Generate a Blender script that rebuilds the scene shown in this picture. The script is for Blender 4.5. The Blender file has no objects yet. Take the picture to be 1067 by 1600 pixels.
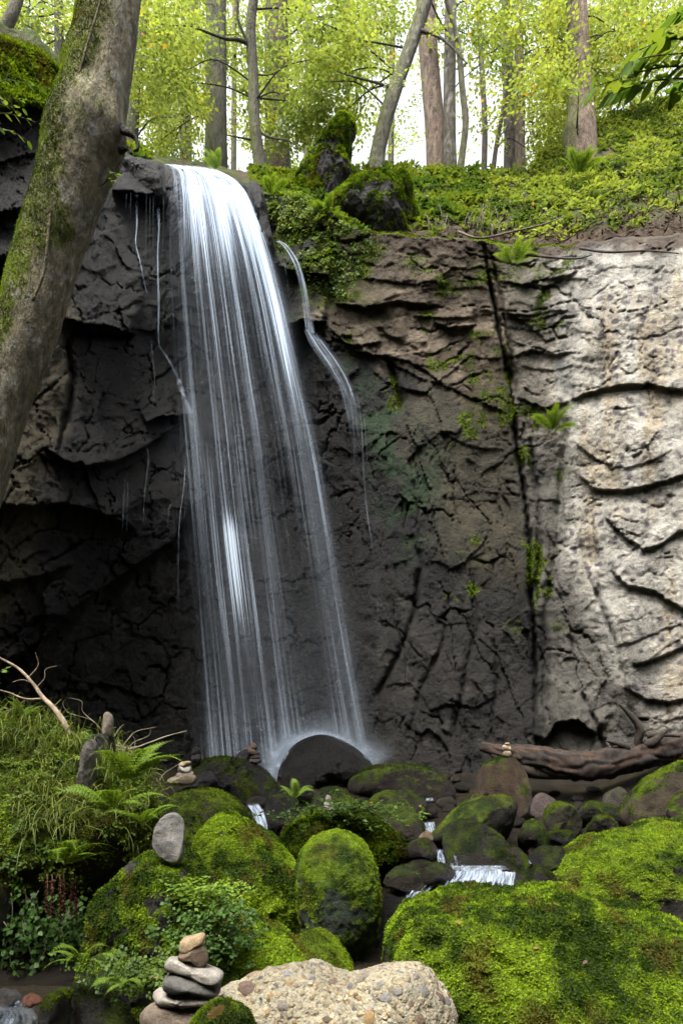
import bpy, math, random
import numpy as np

# ------------------------------------------------------------------ camera, sky, sun, exposure
sc = bpy.context.scene
F_PX, HORIZON, CAM_Z = 1067.0, 1140.0, 1.3          # focal length in photo pixels, eye-level row, eye height
cam_data = bpy.data.cameras.new("camera")
cam_data.sensor_fit = 'VERTICAL'
cam_data.sensor_height = 36.0
cam_data.lens = 36.0 * F_PX / 1600.0
cam_data.shift_y = (HORIZON - 800.0) / 1600.0
cam_data.clip_start, cam_data.clip_end = 0.05, 1000.0
cam = bpy.data.objects.new("camera", cam_data)
cam.location = (0, 0, CAM_Z)
cam.rotation_euler = (math.radians(90), 0, 0)
sc.collection.objects.link(cam)
sc.camera = cam
sc.render.resolution_x, sc.render.resolution_y = 682, 1024

SUN_EL, SUN_AZ = math.radians(66), math.radians(-150)   # azimuth clockwise from +Y (north): high, from behind-left of the camera
world = bpy.data.worlds.new("World")
sc.world = world
world.use_nodes = True
wn, wl = world.node_tree.nodes, world.node_tree.links
bg = wn["Background"]
sky = wn.new("ShaderNodeTexSky")
sky.sky_type = 'NISHITA'
sky.sun_disc = False
sky.sun_elevation = SUN_EL
sky.sun_rotation = SUN_AZ
sky.air_density, sky.dust_density, sky.ozone_density = 1.0, 6.0, 1.0
hs = wn.new("ShaderNodeHueSaturation")
hs.inputs["Saturation"].default_value = 0.25
wl.new(sky.outputs[0], hs.inputs["Color"])
wl.new(hs.outputs[0], bg.inputs["Color"])
bg.inputs["Strength"].default_value = 0.15

sun_data = bpy.data.lights.new("sun", 'SUN')
sun_data.energy = 1.4
sun_data.angle = math.radians(25)
sun_data.color = (1.0, 0.95, 0.87)
sun = bpy.data.objects.new("sun", sun_data)
_d = np.array([math.sin(SUN_AZ) * math.cos(SUN_EL), math.cos(SUN_AZ) * math.cos(SUN_EL), math.sin(SUN_EL)])
import mathutils
sun.rotation_euler = mathutils.Vector(_d).to_track_quat('Z', 'Y').to_euler()
sun.location = (0, 0, 40)
sc.collection.objects.link(sun)

sc.view_settings.view_transform = 'Standard'
sc.view_settings.look = 'None'
sc.view_settings.gamma = 1.0
sc.view_settings.use_curve_mapping = False
sc.view_settings.exposure = 1.95
sc.cycles.use_denoising = True
sc.cycles.max_bounces = 8
sc.cycles.diffuse_bounces = 4
sc.cycles.glossy_bounces = 2
sc.cycles.transmission_bounces = 4
sc.cycles.transparent_max_bounces = 24
sc.cycles.caustics_reflective = False
sc.cycles.caustics_refractive = False
sc.cycles.use_adaptive_sampling = True
sc.cycles.adaptive_threshold = 0.015

C = sc.collection
RNG = np.random.default_rng(7)

# ------------------------------------------------------------------ maths helpers
def P(u, v, Y):
    """photo pixel + distance from the camera plane -> world point"""
    u, v, Y = np.broadcast_arrays(np.asarray(u, float), np.asarray(v, float), np.asarray(Y, float))
    return np.stack([(u - 533.5) / F_PX * Y, Y, CAM_Z + (HORIZON - v) / F_PX * Y], -1)

_prm = np.random.default_rng(3).permutation(256)
_prm = np.concatenate([_prm, _prm, _prm])
_G = np.array([[1,1,0],[-1,1,0],[1,-1,0],[-1,-1,0],[1,0,1],[-1,0,1],[1,0,-1],[-1,0,-1],
               [0,1,1],[0,-1,1],[0,1,-1],[0,-1,-1],[1,1,0],[-1,1,0],[0,-1,1],[0,-1,-1]], float)

def perlin(p):
    p = np.asarray(p, float)
    i = np.floor(p).astype(int)
    f = p - i
    i &= 255
    w = f * f * f * (f * (f * 6 - 15) + 10)
    out = np.zeros(p.shape[:-1])
    for dx in (0, 1):
        wx = w[..., 0] if dx else 1 - w[..., 0]
        a = _prm[(i[..., 0] + dx) & 255]
        for dy in (0, 1):
            wy = w[..., 1] if dy else 1 - w[..., 1]
            b = _prm[a + ((i[..., 1] + dy) & 255)]
            for dz in (0, 1):
                wz = w[..., 2] if dz else 1 - w[..., 2]
                g = _G[_prm[b + ((i[..., 2] + dz) & 255)] & 15]
                out += wx * wy * wz * (g[..., 0] * (f[..., 0] - dx) + g[..., 1] * (f[..., 1] - dy) + g[..., 2] * (f[..., 2] - dz))
    return out

def fbm(p, octaves=4, gain=0.5, lac=2.03, ridged=False):
    p = np.asarray(p, float)
    out = np.zeros(p.shape[:-1]); a = 1.0; tot = 0
    for o in range(octaves):
        n = perlin(p + o * 17.3)
        if ridged: n = 0.5 - 2 * np.abs(n)
        out += a * n; tot += a
        a *= gain; p = p * lac
    return out / tot

def worley(p, seed=0):
    """2-D cellular noise: nearest distance, second nearest, offset to the nearest seed, cell hash"""
    p = np.asarray(p, float)
    i = np.floor(p).astype(int)
    f1 = np.full(p.shape[:-1], 9.0); f2 = f1.copy()
    off = np.zeros(p.shape); hid = np.zeros(p.shape[:-1], int)
    for dx in (-1, 0, 1):
        for dy in (-1, 0, 1):
            cx, cy = i[..., 0] + dx, i[..., 1] + dy
            h = _prm[(_prm[(cx + seed * 31) & 255] + cy) & 255]
            h2 = _prm[(h + 91) & 255]
            o = np.stack([cx + h / 255.0, cy + h2 / 255.0], -1) - p
            d = np.sqrt((o ** 2).sum(-1))
            near = d < f1
            f2 = np.where(near, f1, np.minimum(f2, d))
            off = np.where(near[..., None], o, off)
            hid = np.where(near, h, hid)
            f1 = np.where(near, d, f1)
    return f1, f2, off, hid

def facets(p, seed=0):
    """chiselled rock: each cell is its own tilted plane"""
    f1, f2, off, h = worley(p, seed)
    ax = _prm[(h + 13) & 255] / 127.5 - 1
    ay = _prm[(h + 57) & 255] / 127.5 - 1
    lv = _prm[(h + 101) & 255] / 127.5 - 1
    return (off[..., 0] * ax + off[..., 1] * ay) * 0.8 + lv * 0.35, f2 - f1

def sstep(a, b, x):
    t = np.clip((x - a) / (b - a), 0, 1)
    return t * t * (3 - 2 * t)

def unit(v):
    return v / np.maximum(np.linalg.norm(v, axis=-1, keepdims=True), 1e-9)

def poly_dist(U, V, poly):
    """distance to a polyline and on which side (+1 = above it when it is drawn left to right)"""
    best = np.full(U.shape, 1e9); side = np.ones(U.shape); tpar = np.zeros(U.shape)
    n = len(poly) - 1
    for k in range(n):
        (x0, y0), (x1, y1) = poly[k], poly[k + 1]
        dx, dy = x1 - x0, y1 - y0
        L2 = dx * dx + dy * dy + 1e-9
        t = np.clip(((U - x0) * dx + (V - y0) * dy) / L2, 0, 1)
        d = np.hypot(U - x0 - t * dx, V - y0 - t * dy)
        s = np.sign(dy * (U - x0) - dx * (V - y0))
        m = d < best
        best = np.where(m, d, best); side = np.where(m, s, side); tpar = np.where(m, (k + t) / n, tpar)
    return best, side, tpar

def in_poly(U, V, poly, soft):
    """soft 0..1 mask of a polygon"""
    ins = np.zeros(U.shape, bool)
    n = len(poly)
    for k in range(n):
        (x0, y0), (x1, y1) = poly[k], poly[(k + 1) % n]
        c = ((y0 > V) != (y1 > V)) & (U < (x1 - x0) * (V - y0) / (y1 - y0 + 1e-9) + x0)
        ins ^= c
    d, _, _ = poly_dist(U, V, list(poly) + [poly[0]])
    return sstep(-soft, soft, np.where(ins, d, -d))

def spline(pts, n):
    """Catmull-Rom through pts (any dimension), n samples"""
    p = np.asarray(pts, float)
    if len(p) == 2:
        t = np.linspace(0, 1, n)[:, None]
        return p[0] * (1 - t) + p[1] * t
    q = np.vstack([2 * p[0] - p[1], p, 2 * p[-1] - p[-2]])
    s = np.linspace(0, len(p) - 1 - 1e-6, n)
    k = s.astype(int); t = (s - k)[:, None]
    a, b, c, d = q[k], q[k + 1], q[k + 2], q[k + 3]
    return 0.5 * (2 * b + (c - a) * t + (2 * a - 5 * b + 4 * c - d) * t ** 2 + (3 * b - a - 3 * c + d) * t ** 3)

# ------------------------------------------------------------------ mesh helpers
def vnormals(V, F):
    n = np.zeros_like(V)
    fn = np.cross(V[F[:, 1]] - V[F[:, 0]], V[F[:, 2]] - V[F[:, 0]])
    if F.shape[1] == 4:
        fn = np.cross(V[F[:, 2]] - V[F[:, 0]], V[F[:, 3]] - V[F[:, 1]])
    for k in range(F.shape[1]):
        np.add.at(n, F[:, k], fn)
    return unit(n)

def mesh_data(name, V, F, mat=None, smooth=True, **attrs):
    """one mesh from vertex and face arrays; attrs: per-vertex floats or colours"""
    V = np.ascontiguousarray(V, np.float32); F = np.ascontiguousarray(F, np.int32)
    me = bpy.data.meshes.new(name)
    k = F.shape[1]
    me.vertices.add(len(V)); me.vertices.foreach_set('co', V.ravel())
    me.loops.add(F.size); me.loops.foreach_set('vertex_index', F.ravel())
    me.polygons.add(len(F))
    me.polygons.foreach_set('loop_start', np.arange(0, F.size, k, dtype=np.int32))
    me.polygons.foreach_set('loop_total', np.full(len(F), k, np.int32))
    me.update(calc_edges=True)
    if smooth:
        me.polygons.foreach_set('use_smooth', np.ones(len(F), bool))
    for a, val in attrs.items():
        val = np.asarray(val, np.float32)
        if val.ndim == 2 and val.shape[1] == 3:
            at = me.attributes.new(a, 'FLOAT_COLOR', 'POINT')
            at.data.foreach_set('color', np.concatenate([val, np.ones((len(val), 1), np.float32)], 1).ravel())
        elif val.ndim == 2:
            at = me.attributes.new(a, 'FLOAT2', 'POINT')
            at.data.foreach_set('vector', val.ravel())
        else:
            at = me.attributes.new(a, 'FLOAT', 'POINT')
            at.data.foreach_set('value', val)
    if mat: me.materials.append(mat)
    return me

def link(name, me, parent=None, loc=None):
    o = bpy.data.objects.new(name, me)
    C.objects.link(o)
    if loc is not None: o.location = loc
    if parent is not None: o.parent = parent
    return o

def obj(name, V, F, mat, parent=None, origin=None, smooth=True, **attrs):
    """mesh object whose vertices are given in world space; origin = its base point; children inherit the parent's offset"""
    V = np.asarray(V, float)
    base = np.array(parent['_o']) if parent is not None else np.zeros(3)
    if origin is None:
        origin = base if parent is not None else np.array([V[:, 0].mean(), V[:, 1].mean(), V[:, 2].min()])
    origin = np.asarray(origin, float)
    o = link(name, mesh_data(name, V - origin, F, mat, smooth, **attrs), parent, origin - base)
    o['_o'] = origin.tolist()
    return o

def empty(name, loc):
    o = link(name, None, None, loc); o['_o'] = [float(x) for x in loc]
    return o

def tag(o, label, cat, group=None):
    o['label'] = label; o['category'] = cat
    if group: o['group'] = group
    return o

def kind(o, k):
    o['kind'] = k
    return o

def grid_faces(nr, nc, wrap=False):
    r = np.arange(nr - 1)[:, None]; c = np.arange(nc if wrap else nc - 1)[None, :]
    c2 = (c + 1) % nc
    return np.stack([r * nc + c, r * nc + c2, (r + 1) * nc + c2, (r + 1) * nc + c], -1).reshape(-1, 4)

def tube(path, radii, nseg=10, n=None, rough=0.0, seed=0, ridge=0.0, nridge=9, flare=None):
    """tapered tube along a smooth path, with bark relief; returns verts, quads, (t, angle) per vertex, outward normals"""
    path = np.asarray(path, float)
    n = n or max(4, len(path) * 4)
    c = spline(path, n)
    r = np.interp(np.linspace(0, 1, n), np.linspace(0, 1, len(radii)), radii)
    tan = unit(np.gradient(c, axis=0))
    ref = np.array([0, -1.0, 0.0]) if abs(tan[0, 1]) < 0.9 else np.array([1.0, 0, 0])
    e1 = np.zeros((n, 3)); e = ref
    for k in range(n):
        e = e - tan[k] * (e @ tan[k]); e = e / np.linalg.norm(e); e1[k] = e
    e2 = np.cross(tan, e1)
    a = np.linspace(0, 2 * np.pi, nseg, endpoint=False)
    out = e1[:, None, :] * np.cos(a)[None, :, None] + e2[:, None, :] * np.sin(a)[None, :, None]
    rr = np.repeat(r[:, None], nseg, 1)
    if flare is not None:
        rr = rr * flare(np.linspace(0, 1, n)[:, None], a[None, :])
    p0 = c[:, None, :] + out * rr[..., None]
    if rough:
        rr = rr * (1 + rough * fbm(p0 * (1.2 / max(r.mean(), 0.02)) * np.array([1, 1, .35]) + seed, 4))
    if ridge:
        wob = 2.5 * fbm(np.stack([np.repeat(np.linspace(0, 1, n)[:, None] * 9, nseg, 1), np.cos(a)[None, :].repeat(n, 0), np.sin(a)[None, :].repeat(n, 0)], -1) + seed, 2)
        rr = rr * (1 + ridge * (np.abs(np.sin((a[None, :] * nridge + wob * 4) / 2)) - .5))
    V = (c[:, None, :] + out * rr[..., None]).reshape(-1, 3)
    F = grid_faces(n, nseg, True)
    t = np.repeat(np.linspace(0, 1, n), nseg)
    V = np.vstack([V, c[0], c[-1]])
    j = np.arange(nseg); j2 = (j + 1) % nseg
    capA = np.stack([np.full(nseg, len(V) - 2), j2, j, j], -1)
    # caps as thin quads (a doubled corner is avoided by pairing neighbouring segments)
    jj = np.arange(0, nseg - 1, 2)
    capA = np.stack([np.full(len(jj), len(V) - 2), (jj + 2) % nseg, jj + 1, jj], -1)
    b = (n - 1) * nseg
    capB = np.stack([np.full(len(jj), len(V) - 1), b + jj, b + jj + 1, b + (jj + 2) % nseg], -1)
    F = np.vstack([F, capA, capB])
    t = np.append(t, [0, 1])
    N = np.vstack([out.reshape(-1, 3), -tan[:1], tan[-1:]])
    return V, F, t, N

def scatter(V, F, w, n, rng):
    """n random points on a surface, weighted by the per-vertex weight"""
    T = np.vstack([F[:, [0, 1, 2]], F[:, [0, 2, 3]]]) if F.shape[1] == 4 else F
    cr = np.cross(V[T[:, 1]] - V[T[:, 0]], V[T[:, 2]] - V[T[:, 0]])
    ar = np.linalg.norm(cr, axis=1)
    pr = ar * w[T].mean(1)
    if pr.sum() <= 0: return np.zeros((0, 3)), np.zeros((0, 3)), np.zeros(0, int)
    k = rng.choice(len(T), n, p=pr / pr.sum())
    r1 = np.sqrt(rng.random(n)); r2 = rng.random(n)
    b = np.stack([1 - r1, r1 * (1 - r2), r1 * r2], -1)
    pos = (V[T[k]] * b[..., None]).sum(1)
    VN = vnormals(V, F)
    nn = unit((VN[T[k]] * b[..., None]).sum(1))
    return pos, nn, T[k][:, 0]

def leaf_quads(pos, d, nrm, L, W, fold=0.12, mid=0.45, droop=0.0):
    """one four-cornered folded leaf at each position"""
    d = unit(d); side = unit(np.cross(d, nrm)); nrm = np.cross(side, d)
    L = np.broadcast_to(L, len(pos))[:, None]; W = np.broadcast_to(W, len(pos))[:, None]
    v1 = pos + d * L * mid + side * W / 2 + nrm * W * fold
    v2 = pos + d * L - nrm * L * droop
    v3 = pos + d * L * mid - side * W / 2 + nrm * W * fold
    V = np.stack([pos, v1, v2, v3], 1).reshape(-1, 3)
    return V, np.arange(len(V)).reshape(-1, 4)

def per4(c): return np.repeat(c, 4, axis=0)

def rand_unit(n, rng):
    return unit(rng.normal(size=(n, 3)))

# ------------------------------------------------------------------ materials
def new_mat(name):
    m = bpy.data.materials.new(name); m.use_nodes = True
    nt = m.node_tree
    for n in list(nt.nodes):
        if n.type != 'OUTPUT_MATERIAL': nt.nodes.remove(n)
    return m, nt, nt.nodes["Material Output"]

def node(nt, t, **kw):
    n = nt.nodes.new(t)
    for k, v in kw.items():
        if k.startswith('i_'):
            n.inputs[k[2:].replace('_', ' ')].default_value = v
        else: setattr(n, k, v)
    return n

def mathn(nt, op, a, b=None, c=None, clamp=False):
    n = nt.nodes.new("ShaderNodeMath"); n.operation = op; n.use_clamp = clamp
    for i, x in enumerate((a, b, c)):
        if x is None: continue
        if isinstance(x, (int, float)): n.inputs[i].default_value = x
        else: nt.links.new(x, n.inputs[i])
    return n.outputs[0]

def mixc(nt, fac, a, b, mode='MIX'):
    n = nt.nodes.new("ShaderNodeMix"); n.data_type = 'RGBA'; n.blend_type = mode
    if isinstance(fac, (int, float)): n.inputs[0].default_value = fac
    else: nt.links.new(fac, n.inputs[0])
    for s, x in ((6, a), (7, b)):
        if isinstance(x, tuple): n.inputs[s].default_value = (*x, 1) if len(x) == 3 else x
        else: nt.links.new(x, n.inputs[s])
    return n.outputs[2]

def ramp(nt, fac, stops):
    n = nt.nodes.new("ShaderNodeValToRGB")
    e = n.color_ramp.elements
    while len(e) < len(stops): e.new(0.5)
    for el, (p, c) in zip(e, stops):
        el.position = p; el.color = (c, c, c, 1) if isinstance(c, (int, float)) else (*c, 1)
    nt.links.new(fac, n.inputs[0])
    return n.outputs[0]

def noise(nt, vec, scale, detail=4, rough=0.55):
    n = node(nt, "ShaderNodeTexNoise", i_Scale=scale, i_Detail=detail, i_Roughness=rough)
    nt.links.new(vec, n.inputs["Vector"])
    return n.outputs["Fac"]

def attr(nt, name):
    n = nt.nodes.new("ShaderNodeAttribute"); n.attribute_name = name
    return n

def rock_material(name, bump=0.02, grain=1.0, spec=0.5, var=0.45):
    """colour and wetness come from the mesh; the nodes add grain, mottling, fine cracks and relief"""
    m, nt, out = new_mat(name)
    pos = nt.nodes.new("ShaderNodeNewGeometry").outputs["Position"]
    col = attr(nt, 'col').outputs["Color"]; wet = attr(nt, 'wet').outputs["Fac"]
    n1 = noise(nt, pos, 3.0 * grain, 6, 0.65); n2 = noise(nt, pos, 22.0 * grain, 5, 0.7); n3 = noise(nt, pos, 120.0 * grain, 2, 0.6)
    v = mathn(nt, 'ADD', mathn(nt, 'MULTIPLY', n1, 0.5), mathn(nt, 'ADD', mathn(nt, 'MULTIPLY', n2, 0.3), mathn(nt, 'MULTIPLY', n3, 0.2)))
    k = mathn(nt, 'MULTIPLY_ADD', mathn(nt, 'SUBTRACT', v, 0.5), 2.0 * var / 0.25, 1.0)
    k = mathn(nt, 'MAXIMUM', k, 0.25)
    sc_ = nt.nodes.new("ShaderNodeVectorMath"); sc_.operation = 'SCALE'
    nt.links.new(col, sc_.inputs[0]); nt.links.new(k, sc_.inputs["Scale"])
    pr = nt.nodes.new("ShaderNodeBsdfPrincipled")
    nt.links.new(sc_.outputs[0], pr.inputs["Base Color"])
    r = mathn(nt, 'MULTIPLY_ADD', wet, -0.58, 0.88)
    r = mathn(nt, 'ADD', r, mathn(nt, 'MULTIPLY', mathn(nt, 'SUBTRACT', n2, 0.5), 0.3), clamp=True)
    nt.links.new(r, pr.inputs["Roughness"])
    pr.inputs["Specular IOR Level"].default_value = spec
    h = mathn(nt, 'ADD', mathn(nt, 'MULTIPLY', n1, 0.8), mathn(nt, 'ADD', mathn(nt, 'MULTIPLY', n2, 0.55), mathn(nt, 'MULTIPLY', n3, 0.30)))
    b = node(nt, "ShaderNodeBump", i_Strength=1.0, i_Distance=bump)
    nt.links.new(h, b.inputs["Height"]); nt.links.new(b.outputs[0], pr.inputs["Normal"])
    nt.links.new(pr.outputs[0], out.inputs[0])
    return m

def leaf_material(name, trans=0.45, gloss=0.05, rough=0.45):
    m, nt, out = new_mat(name)
    col = attr(nt, 'col').outputs["Color"]
    d = nt.nodes.new("ShaderNodeBsdfDiffuse"); t = nt.nodes.new("ShaderNodeBsdfTranslucent")
    nt.links.new(col, d.inputs[0])
    tc = mixc(nt, 1.0, col, (1.15, 1.10, 0.62), 'MULTIPLY')
    nt.links.new(tc, t.inputs[0])
    mx = node(nt, "ShaderNodeMixShader"); mx.inputs[0].default_value = trans
    nt.links.new(d.outputs[0], mx.inputs[1]); nt.links.new(t.outputs[0], mx.inputs[2])
    if gloss:
        g = node(nt, "ShaderNodeBsdfGlossy", i_Roughness=rough); g.inputs[0].default_value = (1, 1, 1, 1)
        m2 = node(nt, "ShaderNodeMixShader"); m2.inputs[0].default_value = gloss
        nt.links.new(mx.outputs[0], m2.inputs[1]); nt.links.new(g.outputs[0], m2.inputs[2]); mx = m2
    nt.links.new(mx.outputs[0], out.inputs[0])
    return m

def bark_material(name, bump=0.13, stretch=0.3):
    m, nt, out = new_mat(name)
    geo = nt.nodes.new("ShaderNodeNewGeometry").outputs["Position"]
    mp = node(nt, "ShaderNodeMapping"); mp.inputs["Scale"].default_value = (1, 1, stretch)
    nt.links.new(geo, mp.inputs[0]); pos = mp.outputs[0]
    col = attr(nt, 'col').outputs["Color"]
    n1 = noise(nt, pos, 14, 6, 0.7); n2 = noise(nt, pos, 60, 3, 0.6)
    k = mathn(nt, 'MAXIMUM', mathn(nt, 'MULTIPLY_ADD', mathn(nt, 'SUBTRACT', n1, 0.5), 3.6, 1.0), 0.25)
    s = nt.nodes.new("ShaderNodeVectorMath"); s.operation = 'SCALE'
    nt.links.new(col, s.inputs[0]); nt.links.new(k, s.inputs["Scale"])
    pr = node(nt, "ShaderNodeBsdfPrincipled", i_Roughness=0.9)
    nt.links.new(s.outputs[0], pr.inputs["Base Color"])
    h = mathn(nt, 'ADD', n1, mathn(nt, 'MULTIPLY', n2, 0.35))
    b = node(nt, "ShaderNodeBump", i_Strength=1.0, i_Distance=bump)
    nt.links.new(h, b.inputs["Height"]); nt.links.new(b.outputs[0], pr.inputs["Normal"])
    nt.links.new(pr.outputs[0], out.inputs[0])
    return m

def water_material(name, su, sv, tint=(0.72, 0.84, 1.0), contrast=1.5, veil=(.16, 1.1)):
    """falling water: white streaks along the flow (uv attribute), thinness from the mesh attribute dens"""
    m, nt, out = new_mat(name)
    uv = attr(nt, 'flow').outputs["Vector"]; dens = attr(nt, 'dens').outputs["Fac"]
    def streak(a, b, z, det):
        mp = node(nt, "ShaderNodeMapping"); mp.inputs["Scale"].default_value = (a, b, 1); mp.inputs["Location"].default_value = (z * 3.1, z * 1.7, z)
        nt.links.new(uv, mp.inputs[0])
        return noise(nt, mp.outputs[0], 1.0, det, 0.6)
    s1 = streak(su, sv, 1, 2); s2 = streak(su * 4.2, sv * 1.3, 5, 3); s3 = streak(su * 0.28, sv * .7, 9, 2)
    s = mathn(nt, 'ADD', mathn(nt, 'MULTIPLY', s1, 0.36), mathn(nt, 'ADD', mathn(nt, 'MULTIPLY', s2, 0.40), mathn(nt, 'MULTIPLY', s3, 0.24)))
    s = mathn(nt, 'MULTIPLY_ADD', mathn(nt, 'SUBTRACT', s, 0.5), contrast * 3.2, 0.5)     # spread about 0.5
    # thin water shows only its strongest threads, thick water is nearly solid
    thr = mathn(nt, 'MULTIPLY_ADD', dens, -0.85, 0.80)
    a = mathn(nt, 'MULTIPLY', mathn(nt, 'SUBTRACT', s, thr), veil[1], clamp=True)
    a = mathn(nt, 'MULTIPLY', a, mathn(nt, 'MINIMUM', mathn(nt, 'MULTIPLY_ADD', dens, 1.5, .12), 1.0))
    a = mathn(nt, 'ADD', a, mathn(nt, 'MULTIPLY', dens, veil[0]), clamp=True)
    a = mathn(nt, 'MULTIPLY', a, mathn(nt, 'MULTIPLY', dens, 12.0, clamp=True))
    a = mathn(nt, 'MINIMUM', a, 0.97)
    d = nt.nodes.new("ShaderNodeBsdfDiffuse"); d.inputs[0].default_value = (*tint, 1)
    t = nt.nodes.new("ShaderNodeBsdfTranslucent"); t.inputs[0].default_value = (*tint, 1)
    mx = node(nt, "ShaderNodeMixShader"); mx.inputs[0].default_value = 0.35
    nt.links.new(d.outputs[0], mx.inputs[1]); nt.links.new(t.outputs[0], mx.inputs[2])
    tr = nt.nodes.new("ShaderNodeBsdfTransparent")
    m2 = nt.nodes.new("ShaderNodeMixShader")
    nt.links.new(a, m2.inputs[0]); nt.links.new(tr.outputs[0], m2.inputs[1]); nt.links.new(mx.outputs[0], m2.inputs[2])
    nt.links.new(m2.outputs[0], out.inputs[0])
    return m

M_CLIFF = rock_material('cliff_rock', bump=0.17, grain=0.8, var=0.7, spec=0.24)
M_ROCK = rock_material('boulder_rock', bump=0.15, grain=2.2, var=0.75, spec=0.3)
M_STONE = rock_material('smooth_stone', bump=0.022, grain=5.0, var=0.5, spec=0.3)
M_SOIL = rock_material('soil', bump=0.03, grain=4.0, var=0.4, spec=0.2)
M_LEAF = leaf_material('leaf', 0.55, 0.04)
M_HERB = leaf_material('herb_leaf', 0.4, 0.012, .55)
M_MOSS = leaf_material('moss', 0.3, 0.0)
M_IVY = leaf_material('ivy_leaf', 0.2, 0.012, 0.5)
M_BARK = bark_material('bark')
M_TWIG = bark_material('dry_twig', 0.004)
M_WOOD = bark_material('driftwood', 0.02)
M_FALL = water_material('falling_water', 26, 1.4, contrast=2.3, veil=(.07, 1.15))
M_BROOK = water_material('white_brook_water', 2.6, 1.1, contrast=1.2, veil=(.34, .8))

def conglomerate_material():
    m, nt, out = new_mat('conglomerate')
    pos = nt.nodes.new("ShaderNodeNewGeometry").outputs["Position"]
    wn_ = node(nt, "ShaderNodeTexNoise", i_Scale=30.0, i_Detail=3.0); nt.links.new(pos, wn_.inputs["Vector"])
    wp = node(nt, "ShaderNodeVectorMath", operation='MULTIPLY_ADD'); nt.links.new(wn_.outputs["Color"], wp.inputs[0]); wp.inputs[1].default_value = (.012,) * 3; nt.links.new(pos, wp.inputs[2])
    col = attr(nt, 'col').outputs["Color"]
    h = None
    for sc_, amt in ((34, .75), (85, .6)):
        v = node(nt, "ShaderNodeTexVoronoi", i_Scale=float(sc_)); nt.links.new(wp.outputs[0], v.inputs["Vector"])
        bw = node(nt, "ShaderNodeSeparateColor"); nt.links.new(v.outputs["Color"], bw.inputs[0])
        tint = ramp(nt, bw.outputs[0], [(0, (.42, .36, .30)), (.3, (1.0, .92, .80)), (.5, (1.25, .95, .60)), (.7, (.70, .66, .62)), (.85, (1.5, 1.45, 1.35)), (1, (.95, .70, .52))])
        inside = ramp(nt, v.outputs["Distance"], [(.25, 1.0), (.62, 0.0)])
        f = mathn(nt, 'MULTIPLY', inside, mathn(nt, 'MULTIPLY', mathn(nt, 'GREATER_THAN', bw.outputs[1], .35), amt))
        col = mixc(nt, f, col, mixc(nt, 1.0, col, tint, 'MULTIPLY'))
        hh = mathn(nt, 'MULTIPLY', f, 34.0 / sc_)
        h = hh if h is None else mathn(nt, 'ADD', h, hh)
    n1 = noise(nt, pos, 60, 5, .7)
    k = nt.nodes.new("ShaderNodeVectorMath"); k.operation = 'SCALE'; nt.links.new(col, k.inputs[0]); nt.links.new(mathn(nt, 'MULTIPLY_ADD', n1, 1.6, .2), k.inputs["Scale"])
    pr = node(nt, "ShaderNodeBsdfPrincipled", i_Roughness=.85); nt.links.new(k.outputs[0], pr.inputs["Base Color"])
    b = node(nt, "ShaderNodeBump", i_Strength=1.0, i_Distance=.02); nt.links.new(mathn(nt, 'ADD', h, mathn(nt, 'MULTIPLY', n1, .9)), b.inputs["Height"]); nt.links.new(b.outputs[0], pr.inputs["Normal"])
    nt.links.new(pr.outputs[0], out.inputs[0])
    return m
M_CONGLO = conglomerate_material()
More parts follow.
